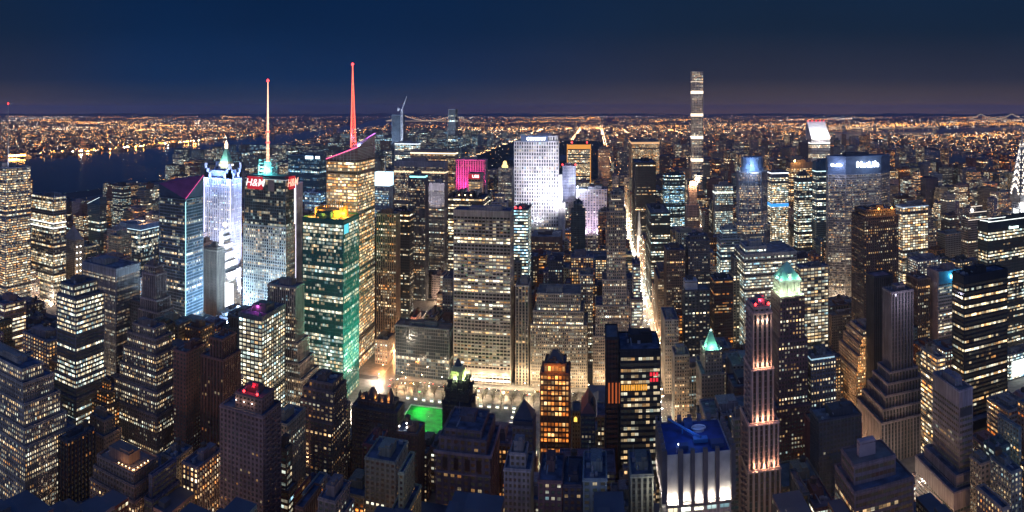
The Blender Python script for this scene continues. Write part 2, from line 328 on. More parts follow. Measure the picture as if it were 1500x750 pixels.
RECTS = []      # plan of every hand-placed building: x0,x1,y0,y1
OCC = []        # px0, px1, distance of its front, lowest visible image row
LAND = []       # landmark short names for the labels of plain buildings: px, r, short
def BLD(name, label, cat, Y, p1, p2, p3, yt, sty, wall, yv=None, dep=None, up=(), dn=(), short=None, crown=2.2, glass=(.02, .03, .04), plant=True, tank=False, tname='tower_wall', ph=None, notop=False, ch=0, front=None, dsty=None, dwall=None, **kw):
    st = dict(STY[sty]); st.update(kw)
    left = p2 < VX
    if left:
        x0, x1 = Y*tan(az(p1)), Y*tan(az(p2))
        y1 = Y+dep if dep else x1/tan(az(p3)); cx = x1
    else:
        x0, x1 = Y*tan(az(p2)), Y*tan(az(p3))
        y1 = Y+dep if dep else x0/tan(az(p1)); cx = x0
    if front: x0, x1 = Y*tan(az(front[0])), Y*tan(az(front[1]))
    y1 = max(y1, Y+20) if dep is None else y1
    r = math.hypot(cx, Y); H = EYE-(yt-HZ)/PXR*r
    root = thing(name, label, cat, ((x0+x1)/2, (Y+y1)/2, 0))
    tiers = []
    bx = [x0, x1, Y, y1]
    low = []
    for (ow, oe, os_, on, yy) in dn:      # wider tiers below, from the top downwards
        bx = [bx[0]-ow, bx[1]+oe, bx[2]-os_, bx[3]+on]
        c2 = bx[1] if left else bx[0]
        low.append((list(bx), EYE-(yy-HZ)/PXR*math.hypot(c2, bx[2])))
    z = 0
    for b, h in reversed(low): tiers.append((b, z, h)); z = h
    tiers.append(([x0, x1, Y, y1], z, H)); z = H; bx = [x0, x1, Y, y1]
    for (iw, ie, is_, in_, yy) in up:
        bx = [bx[0]+iw, bx[1]-ie, bx[2]+is_, bx[3]-in_]
        c2 = bx[1] if left else bx[0]
        h = EYE-(yy-HZ)/PXR*math.hypot(c2, bx[2]); tiers.append((list(bx), z, h)); z = h
    SEED[0] += 1; sd = SEED[0]
    for k, (b, za, zb) in enumerate(tiers):
        if zb-za < 1.5: print('thin tier', name, za, zb)
        tier(root, b[0], b[1], b[2], b[3], max(0, za-1.3) if k else 0, zb, dict(st, **dsty) if dsty and k < len(dn) else st, dwall if dwall and k < len(dn) else wall, glass, tname if k == len(tiers)-1 or len(tiers) == 1 else 'lower_wall', crown, seed=sd, ch=ch)
        last = k == len(tiers)-1
        if not (last and notop):
            nb = None if last else tiers[k+1][0]
            roof(root, *b, zb, None if last else (nb[0], nb[1], nb[2], nb[3]), plant=plant, tank=tank and last, wall=tuple(c*.8 for c in wall), ph=ph)
    b0 = tiers[0][0]; RECTS.append(tuple(b0))
    bx = tiers[-1][0]
    OCC.append((min(p1, p3), max(p1, p3), Y, yv if yv else min(760, to_px(cx, Y, 0)[1])))
    LAND.append(((p1+p3)/2, Y, short or label, H))
    print(f'{name:28s} Y{Y:6.0f} X{x0:7.0f}..{x1:5.0f} dep{y1-Y:5.0f} H{tiers[-1][2]:5.0f} basepx{to_px(cx,Y)[1]:5.0f}')
    return dict(root=root, x0=bx[0], x1=bx[1], y0=bx[2], y1=bx[3], H=tiers[-1][2], tiers=tiers)
def text(parent, body, loc, size, mat, rotz=0, name='sign_lettering', align='CENTER', ext=.15, shear=0):
    c = bpy.data.curves.new(name, 'FONT'); c.body = body; c.size = size; c.extrude = ext; c.align_x = align; c.align_y = 'CENTER'; c.shear = shear
    c.offset = size*.004
    c.materials.append(mat); t = bpy.data.objects.new('tmp', c); COL.objects.link(t)
    bpy.context.view_layer.update(); me = bpy.data.meshes.new_from_object(t.evaluated_get(bpy.context.evaluated_depsgraph_get()))
    bpy.data.objects.remove(t); o = bpy.data.objects.new(name, me); COL.objects.link(o); o.rotation_euler = (pi/2, 0, rotz)
    rl = root_loc(parent) if parent else (0, 0, 0)
    o.location = tuple(np.subtract(loc, rl)); o.parent = parent
    return o
def light(kind, loc, energy, col, parent=None, size=1.0, to=None, spot=None, blend=.5, name='lamp_light'):
    l = bpy.data.lights.new(name, kind); l.energy = energy; l.color = col
    if kind in ('POINT', 'SPOT'): l.shadow_soft_size = size
    if kind == 'SPOT': l.spot_size = math.radians(spot); l.spot_blend = blend
    if kind == 'AREA': l.size = size
    o = bpy.data.objects.new(name, l); COL.objects.link(o)
    if parent: o.parent = parent; rl = root_loc(parent)
    else: rl = (0, 0, 0)
    o.location = tuple(np.subtract(loc, rl))
    if to is not None:
        from mathutils import Vector
        o.rotation_euler = (Vector(to)-Vector(loc)).to_track_quat('-Z', 'Y').to_euler()
    return o
# ------------------------------------------------------------------ the towers of the photograph
LIME=(.40,.34,.26); TAN=(.34,.26,.19); BRICK=(.20,.115,.09); GREY=(.27,.27,.27); DARK=(.045,.05,.06); CONC=(.40,.38,.35); PINK=(.38,.24,.19); STEELC=(.20,.22,.24); WHITE=(.55,.54,.52)
B = {}
# --- far left, Eighth Avenue side
B['mast_tower'] = BLD('office_tower', 'tall grey office tower with a thin white mast at the left edge', 'tower', 624, -42, 8, 45, 246, 'bands', (.36,.34,.33), lit=.60, warm=.52, glow=.85, coh=.5, yv=440, short='tall tower with thin mast', ph=5, pw=.10)
B['corner_glass'] = BLD('office_tower', 'glass office tower with two bright white storeys and a blue upper end', 'tower', 724, 45, 78, 97, 288, 'glass', (.26,.27,.30), lit=.55, warm=.46, glow=.8, coh=.5, sh=.3, yv=470, short='glass tower with bright white storeys')
B['pyramid_hotel'] = BLD('hotel_tower', 'small tan tower with a pointed roof and floodlit balconies', 'tower', 800, 92, 110, 123, 352, 'masonry', LIME, lit=.3, warm=.35, yv=420, short='small tower with pointed roof', notop=True, tname='tower_wall')
B['thin_glass'] = BLD('apartment_tower', 'slim blue glass tower with a slanted white-edged top', 'tower', 1000, 128, 146, 156, 300, 'glass', (.12,.17,.22), lit=.22, warm=.3, glass=(.03,.07,.10), yv=375, short='slim blue glass tower', notop=True)
B['blue_hotel'] = BLD('hotel_tower', 'blue glass hotel with a pale flat roof band and orange roof pit', 'tower', 850, 175, 206, 233, 330, 'glass', (.20,.30,.42), lit=.42, warm=.3, glow=1.0, coh=.2, yv=400, short='blue glass hotel', crown=9)
B['wedge'] = BLD('office_tower', 'dark blue-green glass tower with a folded wedge-shaped purple roof', 'tower', 651, 233, 272, 298, 291, 'glass', (.20,.26,.32), lit=.40, warm=.42, glow=.9, coh=.45, sh=.3, glass=(.015,.04,.06), yv=470, short='tower with folded purple roof', notop=True)
B['blue_crown'] = BLD('office_tower', 'tall tower with four floodlit blue-white corner fins at its crown', 'tower', 890, 300, 337, 354, 262, 'vert', (.46,.46,.50), lit=.42, warm=.35, glow=.9, bay=3.6, pw=.36, yv=400, short='tower with blue-lit crown', notop=True)
B['far_pyramid'] = BLD('office_tower', 'distant brick tower with a copper pyramid roof and lit tip', 'tower', 1440, 320, 333, 343, 246, 'masonry', TAN, lit=.3, yv=262, short='distant pyramid tower', notop=True)
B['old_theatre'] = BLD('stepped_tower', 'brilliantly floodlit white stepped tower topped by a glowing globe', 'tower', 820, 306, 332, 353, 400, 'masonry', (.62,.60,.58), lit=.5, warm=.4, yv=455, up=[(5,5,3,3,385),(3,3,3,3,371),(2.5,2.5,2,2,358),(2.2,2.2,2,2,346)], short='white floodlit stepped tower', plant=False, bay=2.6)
B['sign_tower'] = BLD('office_tower', 'dark glass tower carrying two red lettered signs under a tall lit mast', 'tower', 735, 358, 418, 431, 262, 'glass', (.10,.12,.14), lit=.36, warm=.36, glow=.8, coh=.2, yv=445, dn=[(1.2,1.2,1.2,1.2,333)], dsty=dict(pw=.36, sh=.3, d=.7, ds=.5, lit=.5, warm=.42), dwall=(.55,.53,.48), short='tower with red letter signs', plant=False, bay=3.2)
B['slim_brown'] = BLD('office_tower', 'slim plain brown tower in front of the white floodlit stepped tower', 'tower', 735, 297, 318, 329, 367, 'vert', (.30,.23,.18), lit=.12, warm=.6, yv=462, up=[(1,1,2,2,363)], short='slim plain brown tower', coh=.1)
B['blue_far'] = BLD('office_tower', 'distant blue glass office tower with a white-lit sign near its top', 'tower', 1500, 422, 468, 477, 228, 'glass', (.08,.16,.24), lit=.30, warm=.1, glow=.7, glass=(.02,.06,.10), yv=300, short='distant blue tower with white sign')
B['blue_low'] = BLD('office_building', 'blue-lit glass block just left of the tall slanted tower', 'building', 1000, 446, 470, 476, 282, 'grid', (.10,.15,.22), lit=.6, warm=.08, glow=.8, yv=310, short='blue-lit block')
B['green'] = BLD('office_tower', 'green glass office tower with a golden floodlit roof enclosure', 'tower', 651, 443, 503, 526, 322, 'glass', (.02,.15,.13), lit=.46, warm=.36, glow=.7, coh=.45, glass=(.005,.13,.11), sh=.28, yv=600, short='green glass tower', bay=2.2, fh=3.9)
B['spire_tower'] = BLD('office_tower', 'tall faceted glass tower with a slanted roof and red lattice spire', 'tower', 735, 478, 524, 549, 236, 'bands', (.26,.22,.19), lit=.62, warm=.58, glow=.8, coh=.5, glass=(.05,.04,.03), yv=575, short='tower with red spire', notop=True, sh=.30, pw=.07)
B['blue_box'] = BLD('office_tower', 'narrow tower with a glowing white-blue box for a crown', 'tower', 1050, 547, 570, 576, 272, 'vert', (.40,.44,.50), lit=.5, warm=.2, glow=.8, yv=312, short='tower with glowing white-blue box', plant=False)
B['brown_stripe'] = BLD('office_tower', 'brown tower with close vertical stripes beside the tall slanted tower', 'tower', 812, 551, 580, 585, 313, 'vert', (.34,.25,.17), lit=.4, warm=.6, glow=.8, yv=490, short='brown striped tower', bay=3.0)
B['dark_slab'] = BLD('office_tower', 'black glass slab with few lit windows behind the brown striped tower', 'tower', 892, 575, 600, 606, 309, 'bands', (.04,.045,.055), lit=.26, warm=.42, yv=470, short='black glass slab')
# --- Sixth Avenue slabs
B['av_a'] = BLD('office_tower', 'slim dark tower with a teal-lit cap among the avenue slabs', 'tower', 1035, 598, 623, 628, 262, 'vert', (.12,.13,.15), lit=.4, warm=.45, yv=460, up=[(2,2,2,2,256)], short='slim tower with teal cap')
B['av_b'] = BLD('office_tower', 'striped stone office slab with a pale blank top band', 'tower', 1130, 625, 651, 655, 268, 'vert', (.33,.31,.31), lit=.4, warm=.42, yv=400, crown=14, short='striped slab with pale top band')
B['av_c'] = BLD('office_tower', 'wide slab with lines of lit windows and a dark roof edge', 'tower', 1290, 577, 652, 656, 237, 'vert', (.28,.26,.27), lit=.5, warm=.5, yv=300, crown=12, short='wide slab with dark roof edge')
B['av_d'] = BLD('office_tower', 'wide stone slab with one bright lit storey right under its top', 'tower', 1460, 601, 667, 671, 221, 'vert', (.36,.29,.24), lit=.5, warm=.6, yv=300, crown=6, short='wide slab with bright top storey')
B['av_e'] = BLD('office_tower', 'pale blue office slab with bright ends beyond the wide slabs', 'tower', 1560, 578, 612, 616, 209, 'bands', (.32,.36,.42), lit=.6, warm=.3, yv=240, short='pale blue slab')
B['crane_tower'] = BLD('skyscraper_under_construction', 'unfinished blue-grey skyscraper with a tower crane on its side', 'tower', 1935, 574, 588, 593, 168, 'glass', (.20,.27,.36), lit=.12, warm=.3, glow=.6, yv=210, short='unfinished skyscraper with crane', plant=False)
B['far_dark'] = BLD('apartment_tower', 'distant slim tower with a dark unlit top above pale storeys', 'tower', 1900, 656, 667, 671, 178, 'glass', (.24,.26,.30), lit=.3, warm=.2, yv=225, up=[(1,1,1,1,160)], short='distant slim tower with dark top', plant=False)
B['magenta'] = BLD('office_tower', 'office tower floodlit magenta across its upper storeys', 'tower', 1080, 668, 711, 714, 234, 'vert', (.42,.36,.38), lit=.2, warm=.5, glow=.5, yv=285, short='magenta floodlit tower', bay=4.2)
B['pink_sub'] = BLD('office_building', 'narrow pale tower with a red lettered sign before the magenta tower', 'building', 1020, 686, 704, 708, 254, 'grid', (.46,.38,.34), lit=.8, warm=.55, glow=.9, yv=285, short='narrow tower with red sign', crown=10, plant=False)
B['fin_roof'] = BLD('office_building', 'dark office building with raised fins across its roof', 'building', 850, 656, 708, 716, 290, 'bands', (.07,.07,.075), lit=.55, warm=.45, yv=310, short='dark building with roof fins')
B['slab_white'] = BLD('office_tower', 'large pale grid-fronted office slab standing over the park', 'tower', 740, 664, 748, 753, 309, 'grid', (.48,.41,.34), lit=.42, warm=.46, glow=.85, coh=.4, sh=.42, pw=.16, yv=565, short='pale grid slab over the park', crown=8, bay=4.3, glass=(.015,.015,.018))
B['white_step'] = BLD('stepped_building', 'small pale stepped building behind the pale grid slab', 'building', 1150, 720, 742, 745, 296, 'masonry', (.52,.46,.46), lit=.3, yv=306, up=[(6,6,3,3,287)], short='small pale stepped building')
B['gold_crown'] = BLD('office_tower', 'striped tower with a small golden lit crown', 'tower', 1500, 730, 750, 752.5, 246, 'vert', (.32,.32,.36), lit=.45, warm=.4, yv=300, short='striped tower with golden crown', plant=False)
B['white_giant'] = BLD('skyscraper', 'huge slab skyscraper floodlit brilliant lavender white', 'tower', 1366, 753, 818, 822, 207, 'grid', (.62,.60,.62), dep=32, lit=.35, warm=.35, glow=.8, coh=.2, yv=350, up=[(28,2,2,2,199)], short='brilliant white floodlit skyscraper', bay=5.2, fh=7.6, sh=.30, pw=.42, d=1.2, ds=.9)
B['front_low'] = BLD('office_building', 'brown flat-topped building at the foot of the floodlit white skyscraper', 'building', 1200, 777, 821, 824, 347, 'masonry', (.24,.17,.14), lit=.4, yv=372, crown=11, short='brown building below white skyscraper')
B['bright_bands'] = BLD('office_building', 'office building with greenish white lit storeys and red roof lights', 'building', 830, 752, 774, 778, 306, 'bands', (.18,.18,.18), lit=.7, warm=.25, glow=1.15, yv=370, short='building with greenish white storeys')
B['orange_rim'] = BLD('office_tower', 'black slab with a glowing orange band around its top', 'tower', 1950, 831, 865, 868, 211, 'bands', (.05,.045,.04), dep=60, lit=.6, warm=.5, yv=262, short='black slab with orange top band', crown=16)
B['blue_haze'] = BLD('office_building', 'pale lavender-lit setback building between white skyscraper and orange-banded slab', 'building', 1480, 824, 843, 846, 243, 'masonry', (.50,.48,.55), dep=40, lit=.2, yv=300, short='lavender-lit setback building')
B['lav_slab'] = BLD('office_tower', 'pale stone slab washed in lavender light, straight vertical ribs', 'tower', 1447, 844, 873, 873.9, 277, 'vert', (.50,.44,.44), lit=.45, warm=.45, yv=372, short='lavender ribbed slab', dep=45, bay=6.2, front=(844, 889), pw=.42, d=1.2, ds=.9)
B['teal_tower'] = BLD('office_building', 'dark teal stepped tower in front of the lavender ribbed slab', 'building', 1200, 836, 857, 860, 309, 'masonry', (.06,.10,.11), dep=40, lit=.25, warm=.4, up=[(5,5,3,3,298)], yv=370, short='dark teal stepped tower')
B['park_glass'] = BLD('office_building', 'low glass office building facing the park on a street corner', 'building', 740, 579, 658, 662, 482, 'glass', (.16,.18,.20), lit=.22, warm=.4, glow=.55, coh=.2, yv=558, short='low glass building on park corner', bay=2.8)
B['column_front'] = BLD('office_building', 'pale stone building with tall columns beside the pale grid slab', 'building', 742, 755, 774, 774.5, 418, 'vert', (.46,.39,.30), lit=.25, yv=560, dep=35, short='column-fronted stone building', bay=4, pw=.35)
B['salmon'] = BLD('stepped_tower', 'broad tan stone stepped office building with many lit windows over the park', 'building', 742, 786, 850, 852, 430, 'fine', LIME, lit=.42, warm=.48, glow=.95, dep=40, dn=[(4,4,2,2,456),(3,4,1,1,476)], yv=560, short='broad tan stepped building')
B['narrow_white'] = BLD('office_tower', 'narrow pale masonry slab rising behind the broad tan stepped building', 'tower', 815, 849, 869, 869.5, 402, 'fine', (.48,.41,.33), lit=.5, warm=.42, yv=500, dep=22, short='narrow pale slab')
B['avenue_tower'] = BLD('stepped_skyscraper', 'tall tan art deco tower stepping up beside the glowing avenue', 'tower', 742, 878, 889, 917, 309, 'fine', (.40,.32,.24), lit=.36, warm=.48, glow=.95, coh=.15, dep=30, up=[(2.5,2.5,2,2,293),(3,3,3,3,284)], dn=[(5,1,1,2,409),(8,2,2,3,447),(3,4,1,3,492)], yv=560, short='tall tan deco tower by the avenue', tank=False)
# --- right of the avenue
B['park_edge_stone'] = BLD('hotel_tower', 'orange-lit stone hotel tower at the far end of the avenue', 'tower', 1800, 873.9, 876, 893, 220, 'masonry', (.45,.32,.22), lit=.35, warm=.6, yv=262, dep=50, short='orange-lit stone hotel', up=[(3,3,3,3,216)])
B['warm_slab'] = BLD('office_tower', 'wide slab with warm lit top storeys at the park corner', 'tower', 2010, 921, 925, 966, 207, 'vert', (.42,.33,.24), lit=.65, warm=.6, yv=240, crown=10, short='wide warm-lit slab')
B['dark_avenue'] = BLD('office_tower', 'dark brown glass slab on the right side of the avenue', 'tower', 1460, 926, 930, 961, 238, 'bands', (.045,.04,.04), lit=.22, warm=.5, yv=330, short='dark brown avenue slab')
B['green_curve'] = BLD('office_tower', 'rounded dark tower with bright green-white storeys', 'tower', 1400, 972, 973, 1004, 256, 'bands', (.05,.08,.08), lit=.5, warm=.12, yv=335, glow=1.1, short='tower with green-white storeys', ch=(12,10), dep=40)
B['pencil'] = BLD('residential_skyscraper', 'extremely tall slender white concrete grid tower above the skyline', 'tower', 1855, 1012, 1014, 1030, 104.5, 'grid', (.46,.42,.38), lit=.42, warm=.5, glow=.9, yv=255, dep=30, bay=4.75, fh=4.75, pw=.38, sh=.36, d=.8, ds=.7, short='tallest slender white tower', plant=False, glass=(.02,.02,.025))
B['lamp_top'] = BLD('stepped_tower', 'thin pale tower crowned by a bright orange light', 'tower', 1300, 1006, 1009, 1021, 272, 'masonry', (.36,.28,.24), lit=.25, yv=335, dep=20, short='thin tower with bright orange light', dn=[(4,4,3,3,300)])
B['striped_mid'] = BLD('office_tower', 'light vertical-striped slab with a brighter top storey', 'tower', 1130, 1044, 1047, 1074, 272, 'vert', (.34,.32,.30), lit=.6, warm=.3, yv=345, short='light striped slab')
B['stepped_small'] = BLD('stepped_building', 'small banded building stepping down below the light striped slab', 'building', 960, 1054, 1058, 1080, 335, 'bands', (.40,.42,.38), lit=.5, warm=.2, yv=375, dn=[(4,4,5,3,350)], short='small banded stepping building')
B['drum'] = BLD('office_tower', 'broad faceted grey tower with a bluish drum crown', 'tower', 1080, 1083, 1084, 1127, 252, 'vert', (.34,.36,.40), lit=.5, warm=.5, glow=.8, yv=355, short='faceted tower with drum crown', notop=True, ch=(14,12), dep=42, dn=[(4,4,4,4,330)])
B['bank_slab'] = BLD('office_tower', 'slab with lit storeys and a blue stripe right of the drum-crowned tower', 'tower', 1230, 1124, 1130, 1155, 252, 'bands', (.22,.24,.27), lit=.7, warm=.4, yv=360, short='slab with blue stripe', crown=12)
B['brown_box'] = BLD('office_tower', 'broad brown office block with warm lit storeys and orange roof light', 'tower', 1350, 1152, 1158, 1190, 238, 'bands', (.25,.19,.14), lit=.5, warm=.6, yv=262, crown=14, short='broad brown block with orange roof light')
B['stripe_dark'] = BLD('office_tower', 'dark tower with thin white storey lines next to the blue-teal slab', 'tower', 1020, 1163, 1168, 1190, 262, 'bands', (.05,.055,.07), lit=.5, warm=.35, yv=372, short='dark tower with thin white lines', up=[(3,3,3,3,256)])
B['teal_slab'] = BLD('office_tower', 'blue-teal glass tower with bright horizontal lines', 'tower', 1150, 1190, 1196, 1215, 237, 'bands', (.06,.13,.19), lit=.4, warm=.3, glass=(.01,.05,.08), yv=345, crown=16, short='blue-teal glass tower')
B['slant_top'] = BLD('skyscraper', 'pale tower with a brilliantly lit slanted white roof', 'tower', 1600, 1184, 1189, 1216, 204, 'bands', (.46,.44,.44), lit=.5, warm=.5, yv=238, short='tower with lit slanted roof', notop=True, crown=9)
B['sign_slab'] = BLD('skyscraper', 'massive broad eight-sided slab with a glowing white sign at its crown', 'tower', 960, 1216, 1218, 1310, 256, 'bands', (.36,.33,.30), lit=.42, warm=.5, glow=.9, coh=.15, yv=440, short='massive slab with white sign', notop=True, ch=(24,17), dep=42, bay=1.9, pw=.35, d=.4, ds=.38)
B['dark_gable'] = BLD('office_tower', 'dark masonry tower with warm windows and orange lights at its roof', 'tower', 735, 1247, 1266, 1316, 318, 'masonry', (.12,.085,.075), lit=.36, warm=.58, yv=480, up=[(3,3,3,3,308)], short='dark masonry tower with orange roof lights')
B['mid_dark'] = BLD('office_tower', 'narrow near-black tower standing before the dark masonry tower', 'tower', 610, 1272, 1280, 1308, 405, 'vert', (.05,.05,.06), lit=.06, warm=.5, yv=500, short='narrow near-black tower', plant=False)
B['grid_right'] = BLD('office_tower', 'grey tower with an even grid of big warm windows', 'tower', 900, 1312, 1322, 1360, 302, 'grid', (.27,.26,.26), lit=.75, warm=.5, yv=375, short='tower with even warm window grid')
B['round_terrace'] = BLD('office_building', 'stepped round-cornered building with pale terrace edges', 'building', 900, 1408, 1418, 1452, 322, 'bands', (.30,.24,.20), lit=.35, yv=380, up=[(6,6,5,5,311),(6,6,5,5,302)], short='terraced round-cornered building')
B['ledge_right'] = BLD('office_tower', 'dark glass tower with a zigzag lit roof edge at the right border', 'tower', 640, 1432, 1447, 1520, 326, 'bands', (.035,.045,.05), lit=.42, warm=.4, yv=560, short='dark tower with zigzag lit roof edge', crown=9)
B['black_tower'] = BLD('office_tower', 'black glass tower with broken rows of dim lit windows', 'tower', 480, 1402, 1412, 1476, 404, 'bands', (.02,.022,.03), lit=.26, warm=.5, yv=640, short='black tower with broken window rows', dn=[(6,6,10,4,622),(4,4,8,4,655)], crown=8)
B['cyan_slab'] = BLD('apartment_tower', 'blank pale slab with a cyan sign on its dark blue top', 'tower', 640, 1357, 1374, 1408, 398, 'bands', (.32,.26,.25), lit=.3, warm=.4, yv=500, short='pale slab with cyan sign', crown=15)
B['bright_low'] = BLD('office_building', 'building with bright greenish-white lobby at the right border', 'building', 610, 1468, 1478, 1530, 520, 'bands', (.2,.22,.24), lit=.8, warm=.25, yv=590, short='bright building at right border')
B['slim_deco'] = BLD('stepped_skyscraper', 'slim ribbed tower rising from dark zigzag setbacks', 'tower', 545, 1299, 1306, 1338, 428, 'vert', (.24,.20,.21), lit=.05, warm=.5, yv=700, bay=3.2, ds=.1, sh=.25, short='slim ribbed tower on zigzag setbacks', dn=[(4,3,4,3,545),(4,4,4,3,562),(4,4,4,3,580),(4,4,4,3,600),(4,4,4,3,620)])
B['orange_step'] = BLD('stepped_building', 'tan stepped building with warm lit windows and glowing terraces', 'building', 640, 1240, 1262, 1294, 492, 'fine', (.40,.29,.20), lit=.62, warm=.62, yv=615, up=[(3,3,3,3,484)], dn=[(3,3,3,3,505),(4,4,3,3,522),(3,3,3,3,545)], short='tan stepped building with glowing terraces')
B['blue_cap'] = BLD('office_building', 'small office building with a lit bluish attic and rows of pale windows', 'building', 530, 1183, 1188, 1225, 530, 'masonry', (.16,.17,.19), lit=.6, warm=.42, yv=605, up=[(1,1,2,2,523)], short='small building with bluish attic')
B['slab_front'] = BLD('office_tower', 'plain mauve-grey slab with a blank top above stepped lower wings', 'tower', 400, 1366, 1405, 1425, 572, 'bands', (.32,.28,.31), lit=.16, warm=.5, yv=760, crown=13, fh=4.3, dn=[(5,4,4,5,697),(5,4,5,5,722)], short='plain mauve slab with blank top', sh=.55)
B['roof_box'] = BLD('office_building', 'dark mauve building carrying a blank box on its flat roof', 'building', 350, 1232, 1251, 1312, 681, 'bands', (.22,.16,.17), lit=.16, warm=.55, yv=760, fh=4.3, dn=[(3,8,8,3,721)], up=[(7,10,8,9,648)], short='building with blank roof box', crown=3)
B['navy_mid'] = BLD('office_building', 'dark blue building with a rounded corner and dim window rows', 'building', 430, 1190, 1200, 1262, 616, 'masonry', (.08,.085,.11), lit=.13, warm=.35, yv=700, short='dark blue round-cornered building', tank=True)
B['brown_crown'] = BLD('stepped_skyscraper', 'dark red-brown brick tower under a floodlit green pyramid crown', 'tower', 520, 1129, 1142, 1179, 436, 'masonry', (.15,.085,.085), lit=.34, warm=.45, yv=700, notop=True, coh=.05, dn=[(1.5,2,2,2,500),(3,2.5,3,3,598)], short='brown tower with green pyramid crown')
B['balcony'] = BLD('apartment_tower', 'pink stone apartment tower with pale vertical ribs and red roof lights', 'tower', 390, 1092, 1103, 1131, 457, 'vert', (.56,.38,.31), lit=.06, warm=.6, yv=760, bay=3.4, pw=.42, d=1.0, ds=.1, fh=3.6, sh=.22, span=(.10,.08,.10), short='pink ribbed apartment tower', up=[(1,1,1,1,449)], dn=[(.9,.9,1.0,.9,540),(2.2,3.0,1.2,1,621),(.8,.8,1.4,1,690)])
B['band_mid'] = BLD('office_tower', 'pale banded office block whose lit storeys wrap round its corner', 'tower', 830, 1076, 1090, 1167, 372, 'bands', (.36,.36,.34), lit=.65, warm=.3, glow=.8, coh=.45, yv=520, short='pale banded block', crown=5, up=[(4,40,8,14,361)])
B['grey_windows'] = BLD('office_building', 'navy office building with rows of large bluish windows behind green crown', 'building', 760, 1166, 1172, 1214, 392, 'grid', (.13,.14,.17), lit=.55, warm=.4, yv=480, short='navy building with large windows')
B['dark_dots'] = BLD('office_building', 'dark flat-fronted block with punched square lit windows', 'building', 742, 999, 1003, 1040, 425, 'masonry', (.07,.07,.08), lit=.42, warm=.35, yv=535, bay=4.2, short='dark block with square windows', up=[(1,14,4,4,412)], glow=.8)
B['dark_glass_mid'] = BLD('office_building', 'dark glass block with an orange window strip', 'building', 800, 1040, 1046, 1074, 410, 'bands', (.06,.06,.065), lit=.3, warm=.7, yv=500, short='dark glass block with orange strip')
B['round_tan'] = BLD('office_building', 'tan building with a rounded corner beside the orange-lit stepped building', 'building', 800, 1186, 1192, 1212, 455, 'masonry', (.36,.31,.27), lit=.25, yv=525, up=[(3,3,3,3,446)], short='tan round-cornered building')
B['tan_block'] = BLD('office_building', 'low tan block with few lit windows under the massive slab', 'building', 790, 1212, 1218, 1256, 462, 'masonry', (.30,.22,.18), lit=.2, yv=520, short='low tan block')
B['green_top'] = BLD('stepped_building', 'stone building with a small lit green copper pyramid', 'building', 600, 1026, 1033, 1058, 514, 'masonry', (.34,.29,.24), lit=.2, yv=600, dn=[(4,2,3,3,548)], short='stone building with small green pyramid', notop=True)
B['avenue_dark'] = BLD('office_tower', 'dark glass office tower with broken lit storeys and an orange floor', 'tower', 470, 900, 908, 968, 512, 'bands', (.03,.03,.035), lit=.45, warm=.45, glow=.9, coh=.15, yv=690, short='dark glass tower by the avenue', fh=4.2, crown=6, dep=38, notop=False)
B['avenue_blade'] = BLD('office_building', 'narrow black slab with orange-lit slits left of the dark glass tower', 'building', 474, 886, 887, 906, 494, 'vert', (.03,.03,.035), lit=.05, warm=.9, yv=690, dep=30, short='narrow black slab', plant=False)
B['blue_roof'] = BLD('office_tower', 'limestone tower top with blue roof and five brilliantly uplit bays', 'tower', 350, 966, 976, 1071, 668, 'masonry', (.42,.39,.38), lit=.7, warm=.3, glow=1.0, yv=760, short='tower with five uplit bays', notop=True, crown=24, bay=7.2, pw=.3, fh=4.6, sh=.5)
B['orange_win'] = BLD('office_tower', 'orange-glowing windowed tower with an ornate dark gabled top', 'tower', 500, 791, 834, 836, 547, 'masonry', (.22,.10,.05), lit=.93, warm=.80, glow=.75, coh=.1, yv=690, dep=24, bay=3.0, fh=4.0, short='orange-glowing tower', up=[(3,3,2,2,533)], pw=.3, sh=.32)
B['tank_left'] = BLD('stepped_building', 'brown brick building with a dark round water tank on top', 'building', 376, 121, 152, 178, 640, 'masonry', (.42,.30,.20), lit=.05, yv=740, short='brown building with round water tank', up=[(4,3,4,4,616)], tank=True)
# --- left foreground
B['garment_a'] = BLD('stepped_building', 'pale stepped loft building with lit terraces at the lower left corner', 'building', 300, -70, 36, 98, 628, 'fine', (.40,.34,.28), lit=.50, warm=.46, glow=.9, yv=760, up=[(2,4,2.5,3,592),(2,4,2.5,3,562),(3,5,3,6,541)], dn=[(2,3,2,6,655)], short='pale stepped loft building')
B['garment_b'] = BLD('office_tower', 'dark banded setback tower with continuous white window lines', 'tower', 400, 83, 111, 153, 438, 'bands', (.17,.17,.18), lit=.42, warm=.33, glow=.9, coh=.65, yv=640, up=[(2,6,3,3,418)], dn=[(2,1.5,1.5,1,556),(1.5,1.5,1.5,1,584)], short='dark banded setback tower', bay=1.6, pw=.2)
B['stripe_left'] = BLD('office_tower', 'grey striped rectangular tower with a flat black roof', 'tower', 550, 120, 170, 205, 394, 'vert', (.32,.30,.30), lit=.45, warm=.45, glow=.8, coh=.55, yv=560, short='grey striped flat-roofed tower', crown=10, bay=2.0)
B['zig_left'] = BLD('stepped_tower', 'pinkish stepped masonry tower between the grey striped tower and wedge-roofed tower', 'building', 560, 208, 228, 243, 402, 'vert', (.36,.28,.26), lit=.2, yv=470, up=[(1.5,3,2,2,390)], dn=[(1,3,2,3,440),(1,3,2,2,458)], short='pinkish stepped tower', bay=2.8)
B['deco_big'] = BLD('stepped_building', 'big stepped brown loft building with many lit ribbon windows', 'building', 448, 186, 228, 252, 497, 'fine', (.27,.21,.19), lit=.46, warm=.44, glow=.9, coh=.45, yv=690, up=[(4,4,3,4,481)], dn=[(2,3,3,3,521),(2,3,3,3,548),(3,3,4,3,575),(2,3,3,3,610)], short='big stepped brown building', tank=True)
